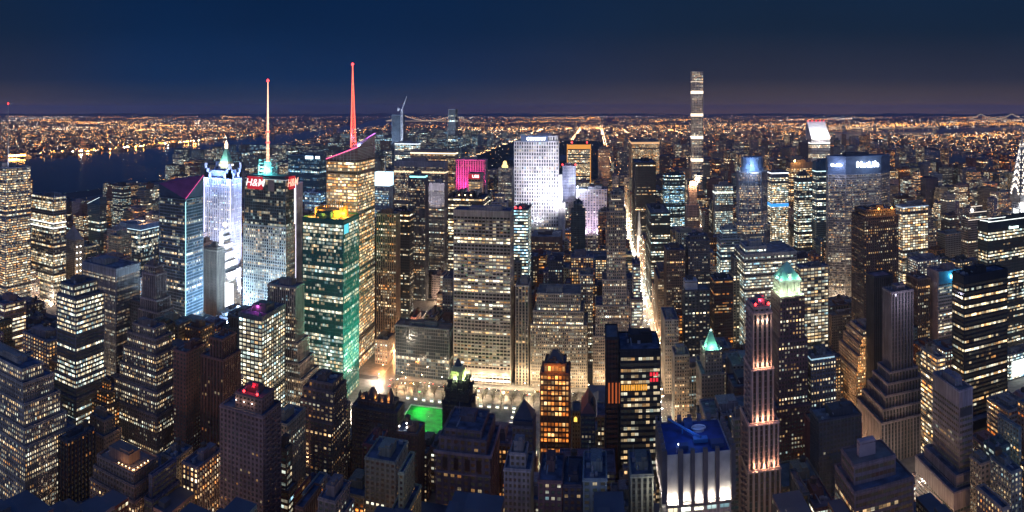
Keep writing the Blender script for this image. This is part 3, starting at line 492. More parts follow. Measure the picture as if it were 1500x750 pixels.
B['terrace_front'] = BLD('stepped_building', 'dark stepped brick building with a lamp-lit roof terrace', 'building', 326, 142, 196, 232, 692, 'masonry', (.26,.18,.15), lit=.22, warm=.62, yv=760, dn=[(1.5,2,2,1,712),(1.5,2,2,1,735)], short='dark building with lamp-lit terrace', plant=True, ph=7)
B['tank_pair'] = BLD('mid_rise_building', 'narrow building with two pale round tanks on a blue roof', 'building', 360, 236, 256, 282, 672, 'masonry', (.24,.2,.17), lit=.2, yv=745, short='narrow building with round tanks', tank=True)
B['brown_tower'] = BLD('apartment_tower', 'dark red-brown tower with thin vertical stripes and a square brick top', 'tower', 446, 294, 327, 353, 527, 'vert', (.20,.10,.075), lit=.16, warm=.62, coh=.05, yv=720, up=[(7,3,3,3,497)], short='red-brown striped tower', bay=3.2)
B['lit_office'] = BLD('office_tower', 'brightly lit greenish-white glass office block with a purple-lit black roof', 'tower', 540, 349, 384, 418, 464, 'grid', (.16,.17,.16), lit=.95, warm=.36, glow=1.0, coh=.2, yv=600, short='bright greenish office block', crown=5)
B['ziggurat'] = BLD('stepped_tower', 'pale brown ribbed tower widening in steps behind the bright office block', 'tower', 600, 392, 433, 446, 421, 'vert', (.36,.29,.24), lit=.42, warm=.38, glow=.8, yv=610, dn=[(1,4,3,3,503),(1,4,3,4,533),(1,4,3,4,556)], short='pale brown ziggurat tower', bay=2.4)
B['apartments'] = BLD('apartment_tower', 'dark brown apartment tower with small balconies and a red-lit roof box', 'tower', 340, 322, 385, 412, 610, 'masonry', (.24,.15,.14), lit=.14, warm=.68, coh=.0, yv=760, up=[(9,3,4,4,583)], short='apartment tower with red-lit roof box', bay=2.9, fh=3.1)
B['brick_steps'] = BLD('stepped_building', 'dark brick building stepping up with small warm windows', 'building', 456, 434, 486, 509, 620, 'masonry', (.20,.14,.12), lit=.36, warm=.55, glow=.8, coh=.0, yv=712, up=[(2,0,2,1,593),(2,0,2,1,575),(4,2,2,3,562)], short='dark brick stepped building', bay=3.6)
B['gothic_black'] = BLD('gothic_tower', 'black brick gothic tower with a floodlit yellow-green crown before the park', 'tower', 520, 648, 690, 692, 592, 'masonry', (.035,.035,.045), lit=.03, warm=.4, yv=640, dep=20, up=[(2,2,1.5,1.5,572),(1.8,1.8,1.5,1.5,558)], short='black gothic tower', plant=False, notop=True)
B['cornice'] = BLD('office_building', 'mauve brick building with a heavy cornice below the black gothic tower', 'building', 440, 638, 718, 726, 668, 'masonry', (.22,.16,.17), lit=.22, warm=.6, yv=760, dep=44, up=[(2,3,2,2,645),(3,4,3,3,632)], short='corniced mauve building', bay=4.6, fh=4.4)
B['ornate_left'] = BLD('ornate_building', 'ornate dark building with orange-lit dormers on its steep roof', 'building', 500, 515, 582, 592, 604, 'masonry', (.12,.10,.10), lit=.07, warm=.6, yv=650, up=[(4,4,3,3,592)], short='building with orange-lit dormers', plant=False)
B['white_lit_roof'] = BLD('mid_rise_building', 'dark building with white work lights on its roof beside the green rink', 'building', 470, 580, 612, 618, 636, 'masonry', (.22,.13,.10), lit=.08, yv=690, dep=20, short='dark building with white roof lights', tank=True)
B['pointed_hall'] = BLD('gabled_tower', 'dark tower with a steep pointed roof and pale lower wings', 'building', 440, 750, 781, 782, 625, 'masonry', (.14,.12,.13), lit=.04, yv=660, dep=20, short='dark tower with steep pointed roof', notop=True)
B['pale_front'] = BLD('apartment_building', 'pale brick building with square dark windows at the bottom centre', 'building', 370, 738, 777, 778.5, 688, 'masonry', (.34,.29,.28), lit=.08, yv=760, dep=20, up=[(3,3,3,3,664)], short='pale brick building bottom centre')
B['beige_side'] = BLD('mid_rise_building', 'beige building with an arched glowing window by the orange tower', 'building', 540, 838, 850, 851, 602, 'masonry', (.42,.34,.22), lit=.2, warm=.75, yv=660, dep=18, short='beige building with arched window')
B['east_of_orange'] = BLD('mid_rise_building', 'dark blue building with a sloped red-brown gable beside the narrow black slab', 'building', 480, 851, 872, 873, 606, 'masonry', (.07,.07,.09), lit=.22, warm=.3, yv=690, dep=25, short='dark blue gabled building')
# stone fronts along the avenue's right side
B['ave_r1'] = BLD('mid_rise_building', 'stone building with arched top floors on the right of the avenue', 'building', 640, 984, 988, 1010, 520, 'masonry', (.36,.31,.25), lit=.3, yv=600, short='stone building with arched top')
B['ave_r2'] = BLD('mid_rise_building', 'narrow lit stone house on the right side of the avenue', 'building', 720, 968, 974, 994, 468, 'masonry', (.36,.32,.27), lit=.3, yv=560, short='narrow lit stone building')
B['ave_r3'] = BLD('mid_rise_building', 'brown setback building with green copper roof trim near the avenue', 'building', 900, 958, 964, 990, 408, 'masonry', (.24,.17,.13), lit=.35, yv=460, up=[(3,3,3,3,398)], short='brown setback building near the avenue')
B['ave_r4'] = BLD('office_building', 'black office slab with lit left edge on the avenue', 'building', 1060, 946, 953, 982, 312, 'bands', (.04,.045,.05), lit=.4, warm=.35, yv=400, short='black slab with lit edge on the avenue')
B['ave_r5'] = BLD('stepped_building', 'dark brown office building with a pale flat parapet and lit squares', 'building', 860, 972, 976, 1004, 366, 'masonry', (.16,.11,.09), lit=.35, yv=420, short='dark brown building with pale parapet')
B['ave_r6'] = BLD('stepped_building', 'dark arcaded stepped building with a scalloped roofline', 'building', 870, 1004, 1008, 1040, 352, 'masonry', (.10,.10,.12), lit=.3, warm=.4, yv=415, up=[(3,3,3,3,345)], short='dark building with scalloped roofline')
# overlap report
for i in range(len(RECTS)):
    for j in range(i):
        a, b = RECTS[i], RECTS[j]
        ox = min(a[1], b[1])-max(a[0], b[0]); oy = min(a[3], b[3])-max(a[2], b[2])
        if ox > .5 and oy > .5: print('OVERLAP', LAND[i][2], '|', LAND[j][2], round(ox), round(oy))
# ------------------------------------------------------------------ ground, streets, water
GSEG = 128; RAD = 31000
g = MB(); g.face([(RAD*cos(2*pi*i/GSEG), RAD*sin(2*pi*i/GSEG), 0) for i in range(GSEG)])
tag(g.link('ground', flat('city_ground', (.055,.05,.048), .95, 0, .5, 1.5, .004)), kind='structure')
def sheet(name, poly, z, mat, h=None):
    m = MB(); m.face([(x, y, z) for x, y in poly]); o = m.link(name, mat); tag(o, kind='structure'); return o
sheet('road', [(-1650, 30), (1250, 30), (1250, 2140), (-1650, 2140)], .25, flat('asphalt', (.055,.055,.058), .5, 0, .7, 1.3, .3))
AVE = [-1615, -1340, -1065, -790, -515, -240, 73, 228, 383, 513, 643, 843, 1043, 1243]
HALF = {i: 15 for i in range(len(AVE))}
pv = MB(); BLOCKS = []
for i in range(len(AVE)-1):
    for s in range(34, 59):
        x0, x1, y0, y1 = AVE[i]+11, AVE[i+1]-11, street(s)+6, street(s+1)-6
        if 40 <= s < 42 and AVE[i] == -240: continue
        pv.box(x0, x1, y0, y1, .2, .42, 0, skip='B'); BLOCKS.append((i, s, x0+4, x1-4, y0+3, y1-3))
pv.box(-229, 62, street(40)+7, street(42)-9, .2, .42, 0, skip='B')
tag(pv.link('pavement', flat('concrete_pavement', (.24,.23,.21), .85, 0, .75, 1.2, .2)), kind='structure')
mk = MB()
for s in range(36, 60):
    for lx in (-5.4, -1.8, 1.8, 5.4):
        for k in range(9): mk.face([(73+lx-.1, street(s)+12+k*6.6, .262), (73+lx+.1, street(s)+12+k*6.6, .262), (73+lx+.1, street(s)+15+k*6.6, .262), (73+lx-.1, street(s)+15+k*6.6, .262)])
    for lx in range(-9, 10, 2): mk.face([(73+lx, street(s)+7.5, .262), (73+lx+.9, street(s)+7.5, .262), (73+lx+.9, street(s)+10.5, .262), (73+lx, street(s)+10.5, .262)])
for k in range(60): mk.face([(-230+k*5, street(42)-.1, .262), (-227+k*5, street(42)-.1, .262), (-227+k*5, street(42)+.1, .262), (-230+k*5, street(42)+.1, .262)])
tag(mk.link('road_markings', flat('road_paint', (.75,.75,.72), .6)), kind='structure')
WATER, wn, wl, wb = new_mat('river_water')
wb.inputs['Base Color'].default_value = (.012, .028, .045, 1); wb.inputs['Roughness'].default_value = .10
t_ = wn.new('ShaderNodeTexCoord'); nz_ = wn.new('ShaderNodeTexNoise'); nz_.inputs['Scale'].default_value = .05; nz_.inputs['Detail'].default_value = 4
wl.new(t_.outputs['Object'], nz_.inputs['Vector']); bp = wn.new('ShaderNodeBump'); bp.inputs['Strength'].default_value = .18; bp.inputs['Distance'].default_value = 1.2
wl.new(nz_.outputs[0], bp.inputs['Height']); wl.new(bp.outputs[0], wb.inputs['Normal'])
HUD = [(-1790, -200), (-1750, 900), (-1790, 2200), (-2060, 3300), (-2520, 4600), (-3100, 7000), (-3900, 12000), (-5000, 18500), (-6400, 18500), (-4700, 12300), (-3900, 8200), (-3450, 5200), (-3230, 3300), (-3200, 2000), (-3300, 900), (-3400, -200)]
sheet('river', HUD, .3, WATER)
sheet('river', [(2700, 6900), (4300, 6600), (6500, 7600), (9000, 8600), (8800, 9700), (6200, 9100), (4400, 8700), (2900, 8300)], .3, WATER)
sheet('river', [(1750, 1200), (2350, 1200), (2450, 5200), (2900, 6950), (2700, 7000), (2050, 5300)], .32, WATER)
sheet('bay', [(9500, 12500), (16500, 9800), (20500, 11500), (19500, 14500), (12000, 15500)], .3, WATER)
PARK = (-775, 58, street(59)+8, street(110))
sheet('park_ground', [(PARK[0], PARK[2]), (PARK[1], PARK[2]), (PARK[1], PARK[3]), (PARK[0], PARK[3])], .3, flat('park_grass', (.03,.05,.025), .95, 0, .6, 1.4, .01))
sheet('lake', [(-560, 3900), (-180, 3880), (-140, 4420), (-520, 4480)], .36, WATER)
hl = MB()
for k in range(90):
    a = -1.05+k*.02; a2 = a+.02; h = 40+70*abs(sin(k*1.7))*abs(sin(k*.31))
    h2 = 40+70*abs(sin((k+1)*1.7))*abs(sin((k+1)*.31)); r0, r1 = 24000, 27000
    hl.face([(r0*sin(a), r0*cos(a), 0), (r0*sin(a2), r0*cos(a2), 0), (r1*sin(a2), r1*cos(a2), h2), (r1*sin(a), r1*cos(a), h)])
tag(hl.link('hills', flat('hill_ground', (.03,.035,.03), .95)), kind='structure')
def PXY(px, Y): return Y*tan(az(px))
def HT(py, r): return EYE-(py-HZ)/PXR*r

# ------------------------------------------------------------------ light colours
G_WHITE = glow('white_light', (1,.97,.92), 9); G_WARM = glow('warm_light', (1,.62,.28), 7); G_RED = glow('red_light', (1,.03,.03), 8)
G_BLUE = glow('blue_light', (.25,.5,1), 4); G_CYAN = glow('cyan_light', (.45,.95,1), 5); G_GOLD = glow('gold_light', (1,.60,.16), 3.0)
G_SIGN = glow('sign_white', (.82,.88,1), 12); G_SIGNRED = glow('sign_red_field', (.8,.005,.02), .55)
def strip(parent, pts, r, mat, name='light_strip'):
    m = MB()
    for a, b in zip(pts[:-1], pts[1:]): m.tube(a, b, r, 4)
    return m.link(name, mat, parent)
def band(parent, b, z0, z1, mat, out=.12, name='lit_storey', faces='SEW'):
    m = MB(); x0, x1, y0, y1 = b['x0']-out, b['x1']+out, b['y0']-out, b['y1']+out
    m.box(x0, x1, y0, y1, z0, z1, 0, skip='TBN'+''.join(c for c in 'SEW' if c not in faces)); return m.link(name, mat, parent)
def beacon(parent, p, r=1.2, mat=None, name='beacon'):
    m = MB(); m.prism(p[0], p[1], p[2]-r, p[2], r*.4, r, 6, cap=False); m.prism(p[0], p[1], p[2], p[2]+r, r, .01, 6, cap=False); return m.link(name, mat or G_RED, parent)
def mesh_part(parent, name, mat, fn):
    m = MB(); fn(m); return m.link(name, mat, parent)
def rooftop(k, plant=True, **kw):
    b = B[k]; return roof(b['root'], b['x0'], b['x1'], b['y0'], b['y1'], b['H'], plant=plant, **kw)

# mast of the left-edge tower
b = B['mast_tower']; u, v = PXY(12, 645), 645
mesh_part(b['root'], 'mast', flat('mast_white', (.7,.68,.66), .5), lambda m: (m.tube((u, v, b['H']), (u, v, 290), 1.0, 6, r2=.7), m.tube((u, v, 290), (u, v, 326), .7, 6, r2=.3)))
beacon(b['root'], (u, v, 327), 1.3)
light('POINT', (u+4, v-6, b['H']+6), 1800, (.8,.8,1), b['root'], 1)
b = B['corner_glass']
for z in (118, 126): band(b['root'], b, z, z+1.6, glow('office_white', (1,.98,.9), 2.4))
# pyramid roof
def pyramid(b, z0, z1, mat, inset=1.0, name='pyramid_roof', n=4):
    x0, x1, y0, y1 = b['x0']+inset, b['x1']-inset, b['y0']+inset, b['y1']-inset; cx, cy = (x0+x1)/2, (y0+y1)/2
    m = MB(); c = [(x0, y0), (x1, y0), (x1, y1), (x0, y1)]
    for i in range(4): m.face([(*c[i], z0), (*c[(i+1) % 4], z0), (cx, cy, z1)])
    return m.link(name, mat, b['root'])
b = B['pyramid_hotel']; pyramid(b, b['H'], b['H']+24, flat('hotel_roof', (.35,.32,.28), .7))
for k in range(5):
    for q in range(2): beacon(b['root'], (b['x1']+.8, b['y0']+4+q*9, b['H']-12-k*11), 1.1, G_WHITE, 'balcony_light')
b = B['thin_glass']
mesh_part(b['root'], 'slanted_top', flat('blue_glass', (.06,.12,.17), .25), lambda m: (
    m.face([(b['x0'], b['y0'], b['H']-1), (b['x1'], b['y0'], b['H']-1), (b['x1'], b['y0'], b['H']+16)]), m.face([(b['x0'], b['y0'], b['H']-1), (b['x1'], b['y0'], b['H']+16), (b['x1'], b['y1'], b['H']+16), (b['x0'], b['y1'], b['H']-1)]),
    m.face([(b['x1'], b['y0'], b['H']-1), (b['x1'], b['y1'], b['H']-1), (b['x1'], b['y1'], b['H']+16), (b['x1'], b['y0'], b['H']+16)])))
strip(b['root'], [(b['x0'], b['y0']-.3, b['H']-1), (b['x1'], b['y0']-.3, b['H']+16)], .35, glow('pale_strip', (.8,.95,1), 1.6))
b = B['blue_hotel']; strip(b['root'], [(b['x0'], b['y0']-.4, b['H']-9), (b['x1']+.4, b['y0']-.4, b['H']-9), (b['x1']+.4, b['y1'], b['H']-9)], .4, glow('blue_strip', (.6,.85,1), 1.5))
light('AREA', (b['x1']-16, b['y0']+25, b['H']+9), 14000, (1,.5,.2), b['root'], 8, to=(b['x1']-16, b['y0']+25, 0), name='roof_pit_light')
# folded wedge roof
b = B['wedge']; H = b['H']; PUR = flat('purple_roof', (.30,.08,.16), .5)
def f(m):
    a, c, d, e = (b['x0'], b['y0'], H+16), (b['x1'], b['y0'], H-1), (b['x1'], b['y1'], H+26), (b['x0'], b['y1'], H+20)
    z = H-1.4; m.face([a, c, d], mi=0); m.face([a, d, e], mi=0)
    m.face([(a[0], a[1], z), (c[0], c[1], z), c, a], mi=1); m.face([(c[0], c[1], z), (d[0], d[1], z), d, c], mi=1)
    m.face([(e[0], e[1], z), (a[0], a[1], z), a, e], mi=1); m.face([(d[0], d[1], z), (e[0], e[1], z), e, d], mi=1)
mesh_part(b['root'], 'folded_roof', [PUR, flat('screen_wall', (.07,.09,.13), .3)], f)
strip(b['root'], [(b['x1']+.3, b['y0']-.3, H), (b['x1']+.3, b['y1'], H+26)], .35, glow('magenta_strip', (1,.1,.4), 1.4))
strip(b['root'], [(b['x1']+.3, b['y0']-.5, 20), (b['x1']+.3, b['y0']-.5, H-4)], .45, glow('cyan_strip', (.4,.85,1), 2.2))
light('SPOT', (b['x1']+75, b['y0']+45, 20), 3.5e6, (.50,.75,1), b['root'], 4, to=(b['x1'], b['y0']+18, 90), spot=70, name='square_light')
# blue crown with corner fins
b = B['blue_crown']; H = b['H']; FIN = flat('crown_white', (.7,.72,.8), .5)
for sx in (0, 1):
        for sy in (0, 1):
            m = MB(); X, Y_ = (b['x0'], b['x1'])[sx], (b['y0'], b['y1'])[sy]; dx, dy = (1, -1)[sx], (1, -1)[sy]
            for w, h in ((12, 9), (8, 15), (4, 24)):
                m.box(min(X, X+dx*w), max(X, X+dx*w), min(Y_, Y_+dy*1.5), max(Y_, Y_+dy*1.5), H-1, H+h); m.box(min(X, X+dx*1.5), max(X, X+dx*1.5), min(Y_, Y_+dy*w)+.01, max(Y_, Y_+dy*w)+.01, H-1, H+h-.2)
            m.link('crown_fin', FIN, b['root'])
rooftop('blue_crown', plant=False)
mesh_part(b['root'], 'crown_box', FIN, lambda m: m.box(b['x0']+6, b['x1']-6, b['y0']+5, b['y1']-5, H-1, H+12))
cx, cy_ = (b['x0']+b['x1'])/2, (b['y0']+b['y1'])/2
for dx, dy in ((-18, -16), (18, -16), (30, 0), (30, 14), (0, -18)):
    light('POINT', (cx+dx*1.25, cy_+dy*1.4, H-4), 42000, (.20,.36,1), b['root'], 1.5, name='crown_light')
light('SPOT', ((b['x0']+b['x1'])/2, b['y0']-70, 40), 2.4e6, (.40,.55,1), b['root'], 4, to=((b['x0']+b['x1'])/2, b['y0'], 130), spot=80, name='square_light')
light('SPOT', (b['x1']+60, b['y0']-30, 20), 3.4e6, (.60,.66,1), b['root'], 4, to=(b['x1']-8, b['y0']+8, 130), spot=62, name='square_light')
strip(b['root'], [(b['x0']-.6, b['y0']-.6, 30), (b['x0']-.6, b['y0']-.6, H)], 1.0, glow('lavender_strip', (.75,.72,1), 2.2))
strip(b['root'], [(b['x1']+.6, b['y0']-.6, 30), (b['x1']+.6, b['y0']-.6, H)], .6, glow('lavender_strip', (.75,.72,1), 2.2))
# distant pyramid tower
b = B['far_pyramid']; H = b['H']
def f(m):
    cx, cy = (b['x0']+b['x1'])/2, (b['y0']+b['y1'])/2
    m.box(b['x0']+2, b['x1']-2, b['y0']+2, b['y1']-2, H-1, H+10, 0); m.prism(cx, cy, H+10, H+16, 19, 17, 4, 0, rot=pi/4)
mesh_part(b['root'], 'crown_base', flat('brick_pale', (.4,.3,.2), .8), f)
cx, cy = (b['x0']+b['x1'])/2, (b['y0']+b['y1'])/2
mesh_part(b['root'], 'pyramid_roof', COPPER, lambda m: m.prism(cx, cy, H+16, H+50, 17, 3.6, 4, rot=pi/4))
mesh_part(b['root'], 'lit_tip', glow('tip_light', (1,.72,.42), 4), lambda m: (m.prism(cx, cy, H+50, H+60, 4.2, 4.0, 4, rot=pi/4), m.prism(cx, cy, H+60, H+72, 5, 0, 4, rot=pi/4)))
band(b['root'], dict(x0=b['x0']+2, x1=b['x1']-2, y0=b['y0']+2, y1=b['y1']-2), H+4, H+8, glow('crown_white_light', (.95,1,.9), 2.2), 1)
light('POINT', (cx, b['y0']-16, H+12), 60000, (.7,1,.9), b['root'], 2); light('POINT', (cx+18, b['y0']-8, H+12), 40000, (.7,1,.9), b['root'], 2)
# white floodlit theatre tower
b = B['old_theatre']; cx, cy = (b['x0']+b['x1'])/2, (b['y0']+b['y1'])/2; H = b['H']
mesh_part(b['root'], 'globe_stand', flat('pale_stone', (.6,.58,.55), .7), lambda m: (m.box(b['x0']+1.5, b['x1']-1.5, b['y0']+1.5, b['y1']-1.5, H-1.2, H+8), m.prism(cx, cy, H+8, H+13, 2, 1, 8)))
def f(m):
    for k in range(6):
        t0, t1 = -pi/2+k*pi/6, -pi/2+(k+1)*pi/6; m.prism(cx, cy, H+16+3.6*sin(t0), H+16+3.6*sin(t1), max(.02, 3.6*cos(t0)), max(.02, 3.6*cos(t1)), 10, cap=False)
mesh_part(b['root'], 'glowing_globe', glow('globe_light', (1,.78,.5), 4), f)
for p, e in (((cx-20, 795, 60), 2.6e5), ((cx+22, 795, 80), 3e5), ((cx+36, 835, 50), 3e5), ((cx, 790, 110), 1.5e5)): light('SPOT', p, e*1.6, (.86,.88,1), b['root'], 2, to=(cx, cy, 125), spot=95, name='floodlight')
mesh_part(b['root'], 'marquee', glow('marquee_white', (.95,.96,1), 3.0), lambda m: m.box(b['x1']+10, b['x1']+26, 817, 818, 8, 58))
# sign tower: crown frame, mast, red signs
b = B['sign_tower']; H = b['H']; x0, x1, y0, y1 = b['x0'], b['x1'], b['y0'], b['y1']; cx, cy = (x0+x1)/2-2, (y0+y1)/2
DK = flat('crown_dark', (.06,.065,.08), .5)
mesh_part(b['root'], 'crown_screen', DK, lambda m: (m.box(x0+2, x1-2, y0+1.5, y1-1.5, H-1, H+3)))
def f(m):
    for k in range(4):
        z = H+3+k*5
        for sx, sy in ((-9, -8), (9, -8), (9, 8), (-9, 8)):
            m.tube((cx+sx, cy+sy, z), (cx+sx, cy+sy, z+5), .35, 4); m.tube((cx+sx, cy+sy, z), (cx-sy*1.1, cy+sx*.9, z+5), .22, 4)
        m.tube((cx-9, cy-8, z+5), (cx+9, cy-8, z+5), .3, 4); m.tube((cx+9, cy-8, z+5), (cx+9, cy+8, z+5), .3, 4)
mesh_part(b['root'], 'mast_frame', flat('frame_pale', (.5,.6,.6), .5), f)
mesh_part(b['root'], 'mast_base', flat('base_drum', (.3,.5,.5), .5), lambda m: m.prism(cx, cy, H+3, H+20, 5, 4.5, 10))
for q in ((-8, -14), (12, -10), (0, -14)): light('POINT', (cx+q[0]*.7, cy+q[1]*.7, H+9), 26000, (.15,.9,.85), b['root'], 1, name='crown_light')
r0 = math.hypot(cx, cy); ztop = HT(119, r0)
def f(m):
    z = H+20; prev = 2.4
    segs = 13; dz = (ztop-z)/segs
    for k in range(segs):
        w = 2.3*(1-k/segs)+.3; w2 = 2.3*(1-(k+1)/segs)+.3
        for sx, sy in ((-1, -1), (1, -1), (1, 1), (-1, 1)):
            m.tube((cx+sx*w*.5, cy+sy*w*.5, z), (cx+sx*w2*.5, cy+sy*w2*.5, z+dz), .22, 4); m.tube((cx+sx*w*.5, cy+sy*w*.5, z), (cx-sy*w2*.5, cy+sx*w2*.5, z+dz), .16, 4)
        m.prism(cx, cy, z, z+.9, w*.95, w*.95, 8); z += dz
mesh_part(b['root'], 'mast', glow('mast_flood_glow', (1,.48,.30), 2.6), f)  # floodlighting on the mast put into its own glow
mesh_part(b['root'], 'mast_core', flat('mast_core_white', (.75,.6,.55), .5), lambda m: m.tube((cx, cy, H+20), (cx, cy, ztop), .35, 6, r2=.15))
for z in (H+44, H+58): mesh_part(b['root'], 'mast_ring', glow('ring_red', (1,.08,.06), 3), lambda m: m.prism(cx, cy, z, z+2.2, 2.6, 2.6, 8))
beacon(b['root'], (cx, cy, ztop+1), 2.2)
WH = glow('sign_letters_white', (1,.93,.92), 1.3)
zt, zb = HT(262, 820), HT(281, 820); sx0, sx1 = PXY(363, y0-1), PXY(385, y0-1)
s1 = mesh_part(b['root'], 'sign', G_SIGNRED, lambda m: m.box(sx0, sx1, y0-2.2, y0-1.2, zb, zt)); text(s1, 'H&M', ((sx0+sx1)/2, y0-2.5, (zt+zb)/2), (zt-zb)*.82, WH, shear=.25)
s2 = mesh_part(b['root'], 'sign', G_SIGNRED, lambda m: m.box(x1+1.2, x1+2.2, y0+7, y1-1, zb+1, zt+1)); text(s2, 'H&M', (x1+2.6, (y0+y1)/2+3, (zt+zb)/2+1), (zt-zb)*.85, glow('sign_letters_orange', (1,.42,.3), 1.6), rotz=pi/2, shear=.25)
strip(b['root'], [(x0+1, y0-.5, H-2), (x1, y0-.5, H-2), (x1+.5, y0, H-2), (x1+.5, y1, H-2)], .25, glow('dim_strip', (.6,.6,.7), .8))
mesh_part(b['root'], 'crown_side_panel', flat('panel_brown', (.22,.15,.13), .6), lambda m: m.box(PXY(393, y0), PXY(402, y0), y0-.9, y0-.3, HT(283, 820), HT(266, 820)))
mesh_part(b['root'], 'hidden_fill_screen', glow('hidden_fill_glow', (.45,.72,1), 7, True), lambda m: m.box(x0-2.4, x0-1.6, y0+2, y1+8, 16, 150))  # unseen glowing panel added to light the wedge tower and mirror in it
# bright billboard pier behind it
bb = BLD('billboard_tower', 'narrow pier tower with a tall lavender-white lit panel beside the red-sign tower', 'tower', 790, 423, 434, 437, 268, 'vert', (.5,.5,.55), lit=.4, warm=.3, yv=415, plant=False, short='tower with tall white lit panel')
pn = MB(); pn.box(bb['x0']+.5, bb['x0']+3.4, bb['y0']-1.2, bb['y0']-.6, HT(415, 880), bb['H']-2); pn.box(bb['x0']+5.4, bb['x1']-.3, bb['y0']-1.2, bb['y0']-.6, HT(415, 880), bb['H']-2); pn.box(bb['x0']+3.4, bb['x0']+5.4, bb['y0']-1.1, bb['y0']-.6, bb['H']-8, bb['H']-2)
pn.link('lit_panel', glow('panel_lavender', (.90,.84,1), 1.8), bb['root'])
beacon(bb['root'], ((bb['x0']+bb['x1'])/2, bb['y0'], HT(412, 880)), 4, glow('red_screen', (1,.1,.25), 4), 'red_screen')
# tower signs and crowns
b = B['blue_far']; H = b['H']; mesh_part(b['root'], 'sign', glow('sign_cyan_white', (.7,.92,1), 4), lambda m: (m.box(PXY(447, 1498), PXY(458, 1498), b['y0']-1.5, b['y0']-.5, H-9, H-2), m.box(PXY(462, 1498), PXY(468, 1498), b['y0']-1.5, b['y0']-.5, H-8, H-2)))
b = B['green']; H = b['H']; x0, x1, y0, y1 = b['x0'], b['x1'], b['y0'], b['y1']
def f(m):
    for k in range(12):
        t = k/11; m.box(x0+10+t*30, x0+11+t*30, y1-13, y1-12, H-1, H+8+8*sin(t*pi))
    for k in range(9): m.box(x0+10, x0+11, y0+12+k*2.6, y0+13+k*2.6, H-1, H+10); m.box(x0+40, x0+41, y0+12+k*2.6, y0+13+k*2.6, H-1, H+11)
    m.box(x0+12, x0+39, y0+16, y1-15, H-1.1, H+7)
mesh_part(b['root'], 'roof_enclosure', flat('gold_screen', (.7,.42,.12), .5), f)
for q in ((8, 8), (22, 8), (36, 8), (15, 37), (33, 37), (43, 22)): light('POINT', (x0+q[0], y0+q[1], H+3), 16000, (1,.48,.06), b['root'], 1, name='roof_light')
mesh_part(b['root'], 'corner_sign', glow('corner_cyan', (.1,.7,.9), 1.0), lambda m: m.box(x1+.1, x1+.5, y0+2, y0+14, H-16, H-6))
for q in (-10, 25): light('SPOT', (x1+60, y0+q, 12), 5e5, (.15,.9,.62), b['root'], 4, to=(x1, y0+24, 80), spot=75, name='green_fill')  # green spots added to deepen the colour of the glass tower
# slanted crystal top and lattice spire
b = B['spire_tower']; H = b['H']; x0, x1, y0, y1 = b['x0'], b['x1'], b['y0'], b['y1']; HW, HE = HT(245, 860), HT(196, 850)
st_ = dict(STY['bands']); st_.update(lit=.25, warm=.6, glow=.5, coh=.5, pw=.07, sh=.30)
def f(m):
    z = H-1.3; gl = (.10,.055,.05)
    q = [(x0, y0), (x1, y0), (x1, y1), (x0, y1)]; top = [H+1, HE-14, HE, H+5]
    for i in range(4):
        j = (i+1) % 4; m.face([(*q[i], z), (*q[j], z), (*q[j], top[j]), (*q[i], top[i])], None, 0)
    m.face([(*q[i], top[i]) for i in range(4)], None, 0)
    n = 9
    for k in range(1, n): 
        t = k/n; zz = H+1+(HE-14-H-1)*t
        m.tube((x0+(x1-x0)*t, y0-.15, z), (x0+(x1-x0)*t, y0-.15, zz), .25, 4, 1)
    for k in range(1, 9):
        zz = H+k*(HE-14-H)/9; xx = x0+(x1-x0)*(zz-H)/(HE-14-H); m.tube((xx, y0-.15, zz), (x1, y0-.15, zz), .22, 4, 1); m.tube((x1+.15, y0, zz), (x1+.15, y1, zz), .22, 4, 1)
mesh_part(b['root'], 'slanted_crown', [flat('crown_glass', (.16,.09,.09), .25, .3), STEEL], f)
strip(b['root'], [(x0, y0-.6, H+1.5), (x1+.4, y0-.6, HE-13.5)], .55, glow('pink_strip', (1,.12,.30), 1.8))
strip(b['root'], [(x0+6, y1, H+10), (x1+.6, y1, HE+1)], .6, glow('purple_strip', (.75,.2,1), 2.0))
light('POINT', (x0+26, y0+34, H+26), 40000, (.35,.45,1), b['root'], 2); light('POINT', (x1-10, y1-8, HE+5), 26000, (.8,.2,.9), b['root'], 2)
sx, sy = PXY(516.5, y0+30), y0+30; rr = math.hypot(sx, sy); zb, zt = HT(215, rr), HT(95, rr)
def f(m):
    n = 15; dz = (zt-zb)/n; z = zb-14; 
    for k in range(-1, n):
        w = max(.3, 4.4*(1-max(0, k)/n)); w2 = max(.3, 4.4*(1-(k+1)/n)); z0 = zb+k*dz; z1 = z0+dz
        for a in range(3):
            A = 2*pi*a/3+.3; Bn = 2*pi*(a+1)/3+.3
            m.tube((sx+w*cos(A), sy+w*sin(A), z0), (sx+w2*cos(A), sy+w2*sin(A), z1), .42, 4); m.tube((sx+w*cos(A), sy+w*sin(A), z0), (sx+w2*cos(Bn), sy+w2*sin(Bn), z1), .26, 4)
            m.tube((sx+w*cos(A), sy+w*sin(A), z0), (sx+w*cos(Bn), sy+w*sin(Bn), z0), .22, 4)
mesh_part(b['root'], 'lattice_spire', glow('spire_red', (1,.11,.06), 3.0), f)
mesh_part(b['root'], 'spire_core', flat('spire_core', (.35,.1,.08), .5), lambda m: m.tube((sx, sy, zb), (sx, sy, zt-6), .35, 6, r2=.2))
beacon(b['root'], (sx, sy, zt+1), 2.0)
